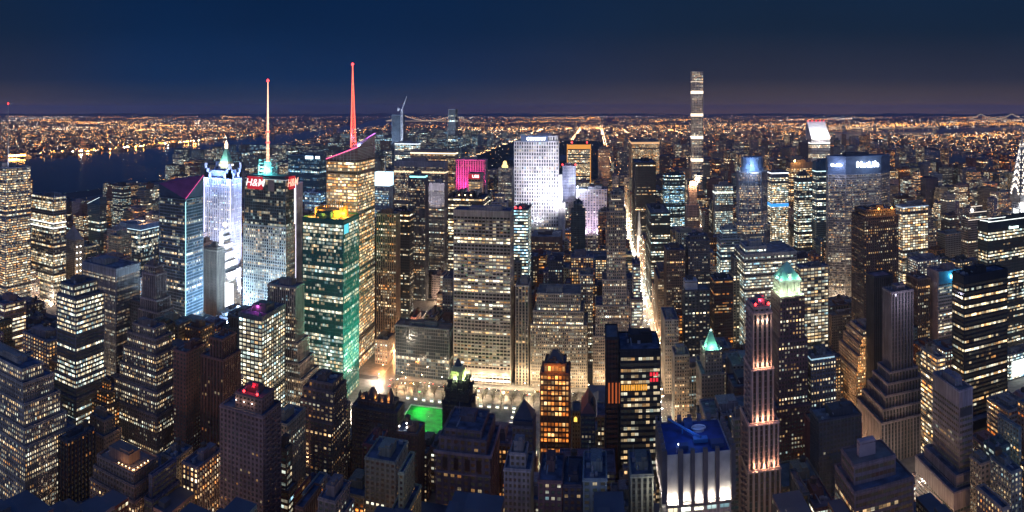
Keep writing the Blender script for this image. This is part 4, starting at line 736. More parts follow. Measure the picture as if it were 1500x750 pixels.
# glowing box crown
b = B['blue_box']; H = b['H']; mesh_part(b['root'], 'glowing_box', glow('box_white_blue', (.62,.86,1), 1.7), lambda m: m.box(b['x0']-.4, b['x1']+.4, b['y0']-.4, b['y1']+.4, H-1, HT(253, 1110)))
mesh_part(b['root'], 'roof_mast', STEEL, lambda m: m.tube(((b['x0']+b['x1'])/2+4, b['y0']+9, HT(253, 1110)), ((b['x0']+b['x1'])/2+4, b['y0']+9, HT(230, 1110)), .8, 5))
for k, c, s in (('av_a', (.3,.95,1), 2.0), ('av_d', (1,.78,.5), 2.0), ('av_e', (.8,.9,1), 1.3)):
    b = B[k]; H = b['H']; band(b['root'], b, H-(8 if k == 'av_d' else 5), H-(5 if k == 'av_d' else 2.5), glow('storey_'+k, c, s))
b = B['av_c']; band(b['root'], b, b['H']-24, b['H']-21, glow('storey_c', (1,.75,.45), 1.2))
b = B['av_b']; light('SPOT', ((b['x0']+b['x1'])/2, b['y0']-60, b['H']-60), 3e5, (.9,.85,1), b['root'], 2, to=((b['x0']+b['x1'])/2, b['y0'], b['H']-6), spot=60)
# crane
b = B['crane_tower']; H = b['H']; cx = b['x1']+3; cyy = b['y0']-4
cr = thing('tower_crane', 'white lattice tower crane climbing the side of the unfinished skyscraper', 'crane', (cx, cyy, 0), None)
def f(m):
    for sx_, sy_ in ((-2.5, -2.5), (2.5, -2.5), (2.5, 2.5), (-2.5, 2.5)): m.tube((cx+sx_, cyy+sy_, 120), (cx+sx_, cyy+sy_, H+16), .7, 4)
    for k in range(24):
        z = 120+k*(H-104)/24; m.tube((cx-2.5, cyy-2.5, z), (cx+2.5, cyy-2.5, z+(H-104)/24), .45, 4)
mesh_part(cr, 'crane_mast', flat('crane_white', (.7,.72,.75), .5), f)
def f(m):
    tip = (PXY(597, 1935), cyy-6, HT(142, 2000)); m.tube((cx, cyy, H+14), tip, 1.3, 4, r2=.7); m.tube((cx, cyy, H+17), (tip[0], tip[1], tip[2]+3), .7, 4); m.tube((cx, cyy, H+14), (cx-13, cyy, H+22), 1.4, 4); m.box(cx-14, cx-8, cyy-2, cyy+2, H+12, H+18)
    m.box(cx-2.5, cx+2.5, cyy-3, cyy+3, H+10, H+16)
mesh_part(cr, 'crane_jib', MATS['crane_white'], f)
light('SPOT', (cx-20, cyy-120, 180), 1.2e6, (.7,.8,1), b['root'], 2, to=(cx-10, cyy, 270), spot=60)
b = B['far_dark']; light('SPOT', (b['x0'], b['y0']-140, 210), 8e5, (.75,.85,1), b['root'], 2, to=(b['x0']+10, b['y0'], 290), spot=40)
b = B['magenta']; H = b['H']
for q, e in ((.15, 3e5), (.5, 5e5), (.9, 1.5e6)): light('SPOT', (b['x0']+(b['x1']-b['x0'])*q, b['y0']-42, H-60), e, (1,.01,.09) if q > .5 else (.85,.04,.28), b['root'], 2, to=(b['x0']+(b['x1']-b['x0'])*q, b['y0'], H-18), spot=80, name='magenta_flood')
b = B['pink_sub']; H = b['H']; s_ = mesh_part(b['root'], 'sign', glow('sign_red_dim', (.75,.01,.04), .5), lambda m: m.box(b['x0']+.5, b['x1']-1, b['y0']-.8, b['y0']-.3, H-9, H-1))
text(s_, 'UBS', ((b['x0']+b['x1'])/2+2, b['y0']-1.1, H-5), 6.5, glow('letters_pinkwhite', (1,.6,.6), 4))
b = B['fin_roof']; H = b['H']
mesh_part(b['root'], 'roof_fins', DK, lambda m: [m.box(b['x0']+4+k*6.8, b['x0']+6+k*6.8, b['y0']+4, b['y1']-4, H-1.2, H+5+(k % 3)*2) for k in range(6)])
for k in range(3): beacon(b['root'], (b['x0']+15+k*8, b['y0']+3, H+3), 1.0, G_WARM, 'roof_lamp')
b = B['slab_white']; strip(b['root'], [(b['x0'], b['y0']-6, 7), (b['x1'], b['y0']-6, 7)], 1.0, glow('lobby_white', (1,.86,.68), 3.2), 'lobby_light')
mesh_part(b['root'], 'curved_base', flat('travertine', (.5,.44,.37), .7), lambda m: [m.face([(b['x0'], b['y0']-.1-(6-k)*1.4, 8+k*6), (b['x1'], b['y0']-.1-(6-k)*1.4, 8+k*6), (b['x1'], b['y0']-.1-(5-k)*1.4, 14+k*6), (b['x0'], b['y0']-.1-(5-k)*1.4, 14+k*6)]) for k in range(1, 2)])
for k in range(5): light('POINT', (b['x0']+6+k*14, b['y0']-9, 12), 9000, (1,.74,.48), b['root'], 1.5, name='lobby_lamp')
b = B['gold_crown']; H = b['H']; cx, cy = (b['x0']+b['x1'])/2, b['y0']+10
mesh_part(b['root'], 'gold_crown', glow('crown_gold', (1,.68,.22), 2.2), lambda m: (m.prism(cx-2, cy, H, H+5, 7.5, 7, 6), m.prism(cx-2, cy, H+5, H+13, 5.5, 4, 6), m.prism(cx-2, cy, H+13, H+16, 4, .5, 6)))
# brilliant white skyscraper
b = B['white_giant']; H = b['H']; x0, x1, y0, y1 = B['white_giant']['tiers'][0][0]; mid = (x0+x1)/2
for q, z, e in ((.12, 60, 1.1e6), (.42, 60, 1.9e6), (.78, 50, 5e6), (.98, 90, 2.6e6)):
    light('SPOT', (x0+(x1-x0)*q, y0-110, z), e, (.93,.90,1), b['root'], 4, to=(x0+(x1-x0)*q, y0, z+95), spot=78, blend=.8, name='floodlight')
light('SPOT', (x1+70, y0+20, 70), 1e6, (.9,.86,1), b['root'], 4, to=(x1, y0+16, 190), spot=80, name='floodlight')
sgn = mesh_part(b['root'], 'sign_board', DK, lambda m: m.box(x0+4, PXY(800, y0)-1, y0+26.5, y0+28, 248, 259)) if False else None
text(b['root'], 'COMCAST', (PXY(785.5, y0), y0-.8, HT(203.5, 1372)), 8.6, glow('letters_white', (.95,.97,1), 7), name='sign_lettering', ext=.3)
mesh_part(b['root'], 'sign_screen', flat('sign_screen', (.08,.12,.22), .5), lambda m: m.box(PXY(763, y0), PXY(803, y0), y0-.3, y0+.4, b['tiers'][0][2]-2, b['tiers'][0][2]+12))
mesh_part(b['root'], 'side_wing', MATS['pale_stone'], lambda m: (m.box(x1+.02, x1+7, y0+6, y1-4, 0, 178), m.box(x1+7, x1+13, y0+10, y1-8, 0, 118)))
b = B['bright_bands']
for q in (3, 9): beacon(b['root'], (b['x0']+q, b['y0']+1, b['H']+1), 1.6)
b = B['orange_rim']; H = b['H']; ORG = glow('orange_rim', (1,.40,.06), .75)
band(b['root'], b, H-15, H-1.5, ORG, .3); 
for xx in (b['x0'], b['x1']): strip(b['root'], [(xx, b['y0']-.6, 90), (xx, b['y0']-.6, H)], 1.1, ORG)
for q in (.2, .85): beacon(b['root'], (b['x0']+(b['x1']-b['x0'])*q, b['y0']+5, H+5), 2.4)
b = B['blue_haze']; light('SPOT', (b['x1'], b['y0']-70, 120), 1.4e5, (.6,.7,1), b['root'], 3, to=(b['x0']+12, b['y0'], 165), spot=80); beacon(b['root'], (b['x0'], b['y0'], b['H']+3), 2); beacon(b['root'], (b['x1'], b['y0'], b['H']+3), 2)
b = B['lav_slab']; cx = (b['x0']+b['x1'])/2; H = b['H']
for q, e in ((-14, 3e5), (12, 2.6e5)): light('SPOT', (cx+q, b['y0']-66, 30), e, (.86,.70,1), b['root'], 3, to=(cx+q, b['y0'], 95), spot=85, name='floodlight')
beacon(b['root'], (b['x0']+3, b['y0'], H+5), 2.6, glow('white_star', (.6,.8,1), 9), 'floodlight_head'); light('POINT', (b['x0']+6, b['y0']-9, H+7), 90000, (.5,.7,1), b['root'], 1)
for k in ('salmon', 'avenue_tower', 'column_front'):
    b = B[k]; w = b['tiers'][0][0]
    for q in (.15, .5, .85): light('POINT', (w[0]+(w[1]-w[0])*q, w[2]-10, 14), 6500, (1,.74,.45), b['root'], 1.5, name='street_front_lamp')
b = B['avenue_tower']; band(b['root'], b, b['H']-10, b['H']-6, glow('attic_lit', (1,.8,.55), .9), .1)
b = B['park_edge_stone']; light('SPOT', (b['x1']+30, b['y0']-60, 60), 3.5e5, (1,.45,.16), b['root'], 3, to=(b['x0']+14, b['y0'], 150), spot=80)
b = B['warm_slab']; band(b['root'], b, b['H']-8, b['H']-3, glow('warm_storey', (1,.55,.25), .9), .2)
# pencil tower: bright open mechanical storeys
b = B['pencil']; r_ = math.hypot(b['x0'], b['y0'])
for py, dz in ((135.2, 8.5), (168.4, 8.5), (201.4, 8.5), (234.6, 9)):
    z = HT(py, r_); band(b['root'], b, z-dz/2, z+dz/2, glow('open_storey', (1,.80,.58), 1.7), .15)
z = b['H']-3; band(b['root'], b, z-28, z-25, glow('dim_storey', (1,.8,.6), .7), .15)
light('SPOT', (b['x0']-40, b['y0']-260, 120), 1.3e6, (1,.78,.55), b['root'], 4, to=(b['x0']+14, b['y0'], 300), spot=70)
b = B['lamp_top']; cx = (b['x0']+b['x1'])/2
mesh_part(b['root'], 'lit_lantern', glow('lantern', (1,.6,.3), 6), lambda m: m.prism(cx, b['y0']+4, b['H'], b['H']+8, 6.5, 5.5, 8)); light('POINT', (cx, b['y0']-6, b['H']+4), 90000, (1,.55,.3), b['root'], 2)
b = B['striped_mid']; band(b['root'], b, b['H']-14, b['H']-11, glow('green_white_storey', (.9,1,.85), 1.2), .15)
# drum crown
b = B['drum']; H = b['H']; x0, x1, y0, y1 = b['x0'], b['x1'], b['y0'], b['y1']; cx, cy = (x0+x1)/2, (y0+y1)/2
roof(b['root'], x0+8, x1-8, y0+8, y1-8, H, plant=False)
mesh_part(b['root'], 'drum_crown', flat('drum_blue', (.22,.30,.42), .35), lambda m: (m.prism(cx, cy, H-1.2, H+6, 21, 21, 16), m.prism(cx, cy, H+6, HT(231, 1110), 19, 19, 16)))
strip(b['root'], [(cx+21.6*cos(2*pi*k/16), cy+21.6*sin(2*pi*k/16), H-2) for k in range(17)], .7, glow('rim_white', (.9,.95,1), 2))
light('POINT', (cx-10, y0-14, H+8), 40000, (.4,.6,1), b['root'], 2)
b = B['bank_slab']; band(b['root'], b, HT(303, 1280), HT(298, 1280), glow('stripe_blue', (.05,.35,1), 1.1), .15); band(b['root'], b, HT(254.5, 1280), HT(252.5, 1280), glow('rim_white', (.9,.95,1), 2), .2)
b = B['brown_box']; beacon(b['root'], (b['x0']+10, b['y0']+2, b['H']+3), 2.6, G_WARM, 'roof_lamp'); light('POINT', (b['x0']+12, b['y0']-8, b['H']+6), 30000, (1,.5,.15), b['root'], 1)
b = B['teal_slab']; band(b['root'], b, b['H']-19, b['H']-17.5, glow('cyan_line', (.6,.95,1), 1.6), .15)
# slanted roof
b = B['slant_top']; H = b['H']; x0, x1, y0, y1 = b['x0'], b['x1'], b['y0'], max(b['y1'], b['y0']+46); ZT = HT(178.5, 1690)
SL = flat('slant_panel', (.8,.8,.8), .6, 0, .97, 1.03)
def f(m):
    z = H-1.2; m.face([(x0, y0, z+2), (x1, y0, z+2), (x1, y0+40, ZT), (x0, y0+40, ZT)], mi=0)
    m.face([(x0, y0, z), (x1, y0, z), (x1, y0, z+2), (x0, y0, z+2)], mi=1)
    for xx in (x0, x1): m.face([(xx, y0, z), (xx, y0+50, z), (xx, y0+50, ZT), (xx, y0+40, ZT), (xx, y0, z+2)], mi=1)
    m.face([(x0, y0+40, ZT), (x1, y0+40, ZT), (x1, y0+50, ZT), (x0, y0+50, ZT)], mi=1); m.face([(x1, y0+50, z), (x0, y0+50, z), (x0, y0+50, ZT), (x1, y0+50, ZT)], mi=1)
mesh_part(b['root'], 'slanted_roof', [SL, flat('aluminium', (.5,.48,.48), .5)], f)
for q in (.2, .5, .8): light('POINT', (x0+(x1-x0)*q, y0-6, H+14), 60000, (1,.94,.9), b['root'], 2, name='roof_floodlight')
for k in range(5): beacon(b['root'], (x0+4+k*11, y0+40, ZT+2), 1.3)
band(b['root'], b, H-12, H-9.5, glow('ledge_white', (1,.95,.9), 1.8), .2)
# massive slab crown + sign
b = B['sign_slab']; H = b['H']; x0, x1, y0, y1 = b['x0'], b['x1'], b['y0'], b['y1']; cx_, cy_ = 24, 17
def octa(m, z0, z1, o=0, mi=0, cap=True):
    p = [(x0+cx_, y0-o), (x1-cx_, y0-o), (x1+o, y0+cy_), (x1+o, y1-cy_), (x1-cx_, y1+o), (x0+cx_, y1+o), (x0-o, y1-cy_), (x0-o, y0+cy_)]
    for i in range(8): m.face([(*p[i], z0), (*p[(i+1) % 8], z0), (*p[(i+1) % 8], z1), (*p[i], z1)], None, mi)
    if cap: m.face([(*q, z1) for q in p], None, mi)
CRD = flat('crown_blue_dark', (.10,.14,.20), .45); ZC = HT(231, 1010)
mesh_part(b['root'], 'crown_wall', CRD, lambda m: (octa(m, H-1, ZC-3, .05), octa(m, ZC-3, ZC, 1.2)))
text(b['root'], 'MetLife', (PXY(1271, y0), y0-.6, (H+ZC)/2), 13, G_SIGN, name='sign_lettering', ext=.5)
text(b['root'], 'MetLife', (x0+cx_/2-.5, y0+cy_/2-.5, (H+ZC)/2), 6, G_SIGN, rotz=-math.atan2(cy_, cx_), name='sign_lettering', ext=.4)
light('POINT', (PXY(1271, y0), y0-22, (H+ZC)/2+2), 20000, (.5,.65,1), b['root'], 4); light('POINT', (x0+4, y0-8, (H+ZC)/2), 30000, (.5,.6,1), b['root'], 3)
mesh_part(b['root'], 'roof_plant', DK, lambda m: m.box(x0+30, x1-40, y0+14, y1-12, ZC, ZC+5))
b = B['dark_gable']
for q in (.42, .86): beacon(b['root'], (b['x0']+(b['x1']-b['x0'])*q, b['y0']-1.5, b['H']+1), 1.5, glow('amber', (1,.5,.1), 5), 'roof_lamp'); light('POINT', (b['x0']+(b['x1']-b['x0'])*q, b['y0']-5, b['H']+2), 9000, (1,.45,.1), b['root'], .6)
b = B['grid_right']; band(b['root'], b, b['H']-3, b['H']-1, glow('pale_blue_rim', (.5,.7,1), .5), .2)
b = B['round_terrace']
for k, t in enumerate(b['tiers']): strip(b['root'], [(t[0][0], t[0][2]-.3, t[2]-1), (t[0][1], t[0][2]-.3, t[2]-1)], .5, glow('terrace_edge', (1,.85,.7), 1.2))
beacon(b['root'], (b['x0'], b['y0']-4, b['H']-6), 3, G_WHITE, 'terrace_light')
b = B['ledge_right']; H = b['H']; x0, x1, y0, y1 = b['x0'], b['x1'], b['y0'], b['y1']; LG = glow('ledge_strip', (.92,1,.95), 2.2)
strip(b['root'], [(x0-.5, y0+16, H+.5), (x0+6, y0-.6, H+.5)], .35, LG); strip(b['root'], [(x0, y0-.6, H+.5), (x1, y0-.6, H+.5)], .35, LG); strip(b['root'], [(x0+4, y0+5, H+3.2), (x0+30, y0+5, H+3.2)], .3, LG)
mesh_part(b['root'], 'lit_sign', glow('sign_mint', (.75,1,.95), 3), lambda m: [m.box(PXY(1478, y0)+k*2.1, PXY(1478, y0)+k*2.1+1.6, y0-.7, y0-.2, HT(336.5, 790), HT(332.5+(0 if k == 0 else .9), 790)) for k in range(7)])
b = B['cyan_slab']; H = b['H']; x0, x1, y0, y1 = b['x0'], b['x1'], b['y0'], b['y1']
mesh_part(b['root'], 'blue_screen_wall', flat('blue_screen', (.04,.14,.22), .4), lambda m: m.box(x0+1.5, x1+.2, y0-.4, y0-.1, H-15, H-.5))
mesh_part(b['root'], 'cyan_sign', glow('sign_cyan', (.55,1,1), 3.5), lambda m: m.box(PXY(1391.5, y0), PXY(1400.5, y0), y0-1, y0-.5, HT(410.5, 740), HT(405.5, 740))); light('POINT', (PXY(1396, y0), y0-6, H-8), 9000, (.1,.7,1), b['root'], 1)
strip(b['root'], [(x1, y0-.6, H-15), (x1, y0-.6, H)], .3, glow('edge_blue', (.2,.5,.7), .5))
mesh_part(b['root'], 'blank_side_wall', flat('mauve_panel', (.34,.27,.26), .7), lambda m: m.box(x0-.25, x0-.05, y0+.3, y1-.3, 30, H-2))
# floodlit green crowns
b = B['brown_crown']; H = b['H']; x0, x1, y0, y1 = b['x0'], b['x1'], b['y0'], b['y1']; cx, cy = (x0+x1)/2-.5, (y0+y1)/2; PALE = flat('pale_crown', (.62,.60,.48), .7)
ZP = HT(410, 545); ZA = HT(385.5, 550)
def f(m):
    m.box(x0+.5, x1-.8, y0+.5, y1-1, H-1.2, H+1, 0); hw = 9
    m.box(cx-hw, cx+hw, cy-hw, cy+hw, H, ZP-2, 0)
    for k in range(6):
        t = -hw+1.2+k*(2*hw-2.4)/5
        m.box(cx+t-.6, cx+t+.6, cy-hw-.7, cy-hw, H, ZP-3, 0); m.box(cx-hw-.7, cx-hw, cy+t-.6, cy+t+.6, H, ZP-3, 0)
    m.box(cx-hw-1.2, cx+hw+1.2, cy-hw-1.2, cy+hw+1.2, ZP-3, ZP-1, 0)
mesh_part(b['root'], 'crown_base', PALE, f)
mesh_part(b['root'], 'crown_openings', flat('dark_opening', (.03,.03,.03), .6), lambda m: [(m.box(cx-5.4+k*3.1, cx-4.2+k*3.1, cy-9.05, cy-9.0, H+3, ZP-6), m.box(cx-9.05, cx-9.0, cy-5.4+k*3.1, cy-4.2+k*3.1, H+3, ZP-6)) for k in range(4)])
mesh_part(b['root'], 'pyramid_roof', flat('crown_copper', (.30,.62,.48), .5), lambda m: (m.prism(cx, cy, ZP-1, ZA, 13.2, .6, 4, rot=pi/4), [m.tube((cx+13*cos(pi/4+a*pi/2), cy+13*sin(pi/4+a*pi/2), ZP-1), (cx, cy, ZA), .4, 4) for a in range(4)]))
mesh_part(b['root'], 'dormer', PALE, lambda m: (m.box(cx-1.6, cx+1.6, cy-8.6, cy-5, ZP-1, ZP+4)))
for q in ((-9, -14), (0, -14.5), (9, -14), (-14, -6), (-14, 6), (14, -4)): light('POINT', (cx+q[0], cy+q[1], H+2.5), 2200, (.76,1,.66), b['root'], .5, name='crown_floodlight')
for q in ((-8, -10.6), (8, -10.6), (-10.6, 0), (10.6, -6), (0, -11)): light('POINT', (cx+q[0], cy+q[1], ZP+.8), 900, (.5,1,.8), b['root'], .4, name='crown_floodlight')
b = B['green_top']; H = b['H']; cx, cy = (b['x0']+b['x1'])/2-1, (b['y0']+b['y1'])/2-4
mesh_part(b['root'], 'pyramid_roof', MATS['crown_copper'], lambda m: m.prism(cx, cy, H-1.2, H+15, 9, 1.6, 4, rot=pi/4)); rooftop('green_top', plant=False)
mesh_part(b['root'], 'crown_lantern', glow('green_lantern', (.6,1,.85), 1.5), lambda m: m.prism(cx, cy, H+15, H+17, 1.5, .3, 4))
for q in ((0, -9), (-9, 0), (8, -6)): light('POINT', (cx+q[0], cy+q[1], H+2), 2600, (.45,1,.75), b['root'], .4, name='crown_floodlight')
# chrysler-like arched crown: seven nested sunburst arches with triangular lights
rC = 926; YC = 742; XC = PXY(1497, YC)
ct = thing('art_deco_skyscraper', 'stainless steel sunburst crown of a skyscraper ringed with white triangle lights, right edge', 'tower', (XC, YC, 0)); LAND.append((1490, YC, 'sunburst-crowned skyscraper', 300)); RECTS.append((XC-17, XC+17, YC-17, YC+17)); OCC.append((1470, 1500, YC-17, 500))
HS = HT(292, rC)
tier(ct, XC-16, XC+16, YC-16, YC+16, 0, HT(312, rC), dict(STY['masonry'], lit=.3, glow=.8), (.40,.38,.36), name='lower_wall'); roof(ct, XC-16, XC+16, YC-16, YC+16, HT(312, rC), hole=(XC-11, XC+11, YC-11, YC+11), plant=False)
tier(ct, XC-11, XC+11, YC-11, YC+11, HT(312, rC)-1.2, HS, dict(STY['masonry'], lit=.2, glow=.8), (.50,.49,.48), name='tower_wall')
SS = flat('stainless', (.45,.43,.40), .35, .7); TRI = glow('triangle_light', (1,.84,.66), 3.2)
cm, tm = MB(), MB()
for k in range(7):
    hw = 12.5*(1-k/7.6)+.3; zb = HS-1+k*11.2; hh = hw*1.25+6; d = hw
    arc = [(-hw*cos(t*pi/10), zb+7+hh*sin(t*pi/10)*.9) for t in range(11)]
    for face in range(4):
        def T(u, w, z):
            return {0: (XC+u, YC-w, z), 1: (XC+w, YC+u, z), 2: (XC-u, YC+w, z), 3: (XC-w, YC-u, z)}[face]
        cm.face([T(-hw, d, zb-2)]+[T(u, d, z) for u, z in arc]+[T(hw, d, zb-2)])
        for t in range(10):
            (ua, za), (ub, zb_) = arc[t], arc[t+1]; cm.face([T(ua, d, za), T(ub, d, zb_), T(ub*.6, d*.2, zb_), T(ua*.6, d*.2, za)])
        n = 9 if k < 3 else (7 if k < 5 else 5)
        for t in range(n):
            A = (t+.5)*pi/n; r1, r2 = .90, .60 if k < 5 else .5
            c0 = (-hw*r1*cos(A), zb+7+hh*.9*sin(A)*r1); wv = hw*.13
            c1 = (-hw*r2*cos(A), zb+7+hh*.9*sin(A)*r2)
            px_, pz_ = sin(A), cos(A)
            tm.face([T(c1[0]-wv*px_, d+.12, c1[1]-wv*pz_), T(c1[0]+wv*px_, d+.12, c1[1]+wv*pz_), T(c0[0], d+.12, c0[1])])
zt = HS+7*11.2
cm.prism(XC, YC, zt-4, HT(170, rC), 1.6, .2, 6)
cm.link('sunburst_crown', SS, ct); tm.link('triangle_lights', TRI, ct)
mesh_part(ct, 'lit_shaft', glow('shaft_white', (.95,1,.95), 1.6), lambda m: (m.box(XC-6, XC+6, YC-11.4, YC-11.1, HS-32, HS-14), m.box(XC-11.4, XC-11.1, YC-6, YC+6, HS-32, HS-14)))
strip(ct, [(XC-8+16*0-0*t, YC-11.5, 0) for t in (0,)]*1+[(XC-8*cos(t*pi/8), YC-11.5, HS-16+11*sin(t*pi/8)) for t in range(9)], .5, TRI, 'arch_light') if False else strip(ct, [(XC-9*cos(t*pi/8), YC-11.5, HS-4+13*sin(t*pi/8)) for t in range(9)], .5, TRI, 'arch_light')
for sx in (-1, 1): mesh_part(ct, 'corner_eagle', SS, lambda m: m.box(XC+sx*16-1.2, XC+sx*16+1.2, YC-18.5, YC-15, HT(312, rC)-2, HT(312, rC)+1))
beacon(ct, (XC-15, YC-16.5, HT(297, rC)), 2.2, G_WHITE, 'corner_floodlight'); light('POINT', (XC-15, YC-19, HT(299, rC)), 16000, (.95,.98,1), ct, 1); light('POINT', (XC, YC-24, HS-20), 30000, (.95,.98,1), ct, 1)
# slim deco: pale rib crown
b = B['slim_deco']; light('POINT', ((b['x0']+b['x1'])/2, b['y0']-14, b['H']-8), 6000, (.8,.75,1), b['root'], 1)
b = B['orange_step']
for t in b['tiers'][:3]:
    for q in (.1, .5, .9): light('POINT', (t[0][0]+(t[0][1]-t[0][0])*q, t[0][2]-1.0, t[2]+1.5), 1500, (1,.55,.2), b['root'], .4, name='terrace_lamp')
b = B['blue_cap']; band(b['root'], dict(x0=b['x0'], x1=b['x1'], y0=b['y0'], y1=b['y1']), b['H']-3, b['H']-1.2, glow('attic_blue', (.5,.8,1), .7), .15)
# roof box pale walls
b = B['roof_box']; mesh_part(b['root'], 'blank_roof_box', flat('mauve_box', (.40,.31,.33), .8), lambda m: m.box(b['x0']-.2, b['x1']+.2, b['y0']-.2, b['y1']+.2, b['tiers'][-2][2]-1, b['H']+.3))
b = B['slab_front']; mesh_part(b['root'], 'louvre_panel', DK, lambda m: (m.box(b['x0']+.7, b['x1']-.7, b['y0']-.12, b['y0']-.02, b['H']-20, b['H']-14)))
# residential tower with ribs: red roof lights, uplit
b = B['balcony']; H = b['H']
for q in (.1, .9): beacon(b['root'], (b['x0']+(b['x1']-b['x0'])*q, b['y0']+.5, H+1.2), .9)
light('POINT', ((b['x0']+b['x1'])/2, b['y0']+5, H+2), 900, (1,.05,.12), b['root'], .5)
for t in b['tiers']:
    bx = t[0]
    for q in (.2, .5, .8):
        if t[2]-t[1] > 6: light('POINT', (bx[0]+(bx[1]-bx[0])*q, bx[2]-1.6, t[1]+1.5), 1100, (1,.55,.36), b['root'], .3, name='uplight')
for q in (.25, .5, .75): light('POINT', (b['x0']+(b['x1']-b['x0'])*q, b['y0']-2.0, H-9), 500, (1,.78,.6), b['root'], .3, name='uplight')
light('SPOT', (b['x1']+20, b['y0']-70, 30), 8e5, (1,.42,.22), b['root'], 3, to=(b['x0']+8, b['y0'], 120), spot=85, name='street_floodlight')
light('SPOT', (b['x0']-45, b['y0']-50, 30), 5e5, (1,.52,.3), b['root'], 3, to=(b['x0']+4, b['y0'], 130), spot=75, name='street_floodlight')
def balcony_set(b, mat, L_, spots):
    m = MB(); m.box(*L_, 0, 1.0, 0, skip='T'); me = m.mesh('balcony', [mat]); rl = root_loc(b['root'])
    for p in spots[:99]: o = bpy.data.objects.new('balcony', me); COL.objects.link(o); o.parent = b['root']; o.location = tuple(np.subtract(p, rl))
sp = []
for t in b['tiers']:
    zz = max(t[1], 30)
    while zz < t[2]-4: sp += [(t[0][0], t[0][2]+3, zz), (t[0][0], t[0][2]+11, zz)]; zz += 3.6
balcony_set(b, flat('balcony_pink', (.46,.32,.27), .8), (-1.3, .4, 0, 5), sp[::-1])
# avenue dark glass: orange floor, red patch
b = B['avenue_dark']; z = HT(571, 472); mesh_part(b['root'], 'orange_floor', glow('orange_floor', (1,.42,.04), .8), lambda m: [m.box(b['x0']+1+k*1.75, b['x0']+2.3+k*1.75, b['y0']-.1, b['y0']-.03, z, z+4.2) for k in range(11)])
mesh_part(b['root'], 'red_windows', glow('red_room', (1,.03,.05), .8), lambda m: [m.box(b['x1']-8+k*2.2, b['x1']-6.4+k*2.2, b['y0']-.1, b['y0']-.03, z+6+j*4.2, z+8.6+j*4.2) for k in range(3) for j in range(2)])
b = B['avenue_blade']; mesh_part(b['root'], 'orange_slits', glow('slit_orange', (1,.2,.03), .35), lambda m: [m.box(b['x0']+2+k*2.6, b['x0']+3.2+k*2.6, b['y0']-.15, b['y0']-.05, HT(590, 475), HT(560, 475)) for k in range(4)])
# five uplit bays and blue roof
b = B['blue_roof']; H = b['H']; x0, x1, y0, y1 = b['x0'], b['x1'], b['y0'], b['y1']
STN = flat('limestone_dark', (.13,.115,.12), .8); RIB = flat('ribbed_panel', (.62,.60,.57), .7)
ztop, zbot = H+.6, HT(728, 356); n = 5; W = x1-x0
pr, pnl = MB(), []
bays = [(974,993), (1000,1011.5), (1017,1029.5), (1036,1047.5), (1053,1070)]
edges = [x0-.2]
for a, c in bays: edges += [PXY(a, y0), PXY(c, y0)]
edges.append(x1+.2)
for k in range(0, len(edges), 2): m = MB(); m.box(edges[k], max(edges[k+1], edges[k]+.5), y0-2.4, y0+.1, zbot-1, H+3.4); m.link('crown_pier', STN, b['root'])
pr.box(x0-.2, x1+.2, y0-2.4, y0-.05, zbot-2.6, zbot-1)
nW = 6
for k in range(nW+1):
    yy = y0+k*(y1-y0)/nW
    for q in ((x0-2.4, x0-.05), (x1+.05, x1+2.4)): m = MB(); m.box(*q, yy-1.0, yy+1.0, zbot-1, H+3.4); m.link('crown_pier', STN, b['root'])
for k in range(7): xx = x0+k*W/6; m = MB(); m.box(xx-1.2, xx+1.2, y1-1, y1+1, H-1, H+3.4); m.link('crown_pier', STN, b['root'])
pr.link('crown_ledge', STN, b['root'])
for a, c in bays:
    m = MB(); xa, xb = PXY(a, y0)+.1, PXY(c, y0)-.1; nn = max(3, int((xb-xa)/.7))
    m.box(xa, xb, y0-.5, y0-.05, zbot, ztop)
    for k in range(nn): m.box(xa+(k+.25)*(xb-xa)/nn, xa+(k+.55)*(xb-xa)/nn, y0-.75, y0-.5, zbot, ztop-1)
    o = m.link('uplit_bay', RIB, b['root'])
    for q in ((.25, .75) if xb-xa > 5 else (.5,)): light('POINT', (xa+(xb-xa)*q, y0-2.1, zbot+.9), 2900, (1,.86,.68), b['root'], .25, name='bay_uplight')
for k in range(nW):
    yy = y0+(k+.5)*(y1-y0)/nW; m = MB(); m.box(x0-.5, x0-.05, yy-2, yy+2, zbot, ztop); m.link('uplit_bay', RIB, b['root']); light('POINT', (x0-2.0, yy, zbot+.9), 1600, (1,.9,.75), b['root'], .25, name='bay_uplight')
NV = flat('navy_roof', (.015,.05,.22), .6, 0, .6, 1.4, .15)
ro = MB(); ro.face([(x0, y0, H-.6), (x1, y0, H-.6), (x1, y1, H-.6), (x0, y1, H-.6)]); ro = ro.link('roof', NV, b['root'])
BL = flat('boom_blue', (.05,.22,.55), .5)
mesh_part(ro, 'roof_boom', BL, lambda m: (m.tube((x0+5, y1-4, H+3.5), (x0+21, y0+14, H+1.5), .55, 5, r2=1.0), m.box(x0+17, x0+25, y0+12, y0+16, H-.5, H+1.6), m.tube((x0+12, y0+24, H-.6), (x0+12, y0+24, H+2.4), .4, 5)))
def f(m):
    for k in range(14):
        a, c = 2*pi*k/14, 2*pi*(k+1)/14; m.tube((x0+22+4*cos(a), y0+27+3*sin(a), H+1), (x0+22+4*cos(c), y0+27+3*sin(c), H+1), .5, 4)
    m.prism(x0+22, y0+27, H-.6, H+.6, 3.4, 3.4, 12)
mesh_part(ro, 'round_vent', flat('vent_pale', (.5,.48,.5), .6), f)
mesh_part(ro, 'roof_units', flat('units_navy', (.04,.08,.2), .6), lambda m: (m.box(x0+8, x0+13, y0+6, y0+10, H-.6, H+1.6), m.box(x0+26, x0+33, y0+5, y0+11, H-.6, H+2), m.box(x0+14, x0+19, y1-8, y1-3, H-.6, H+3)))
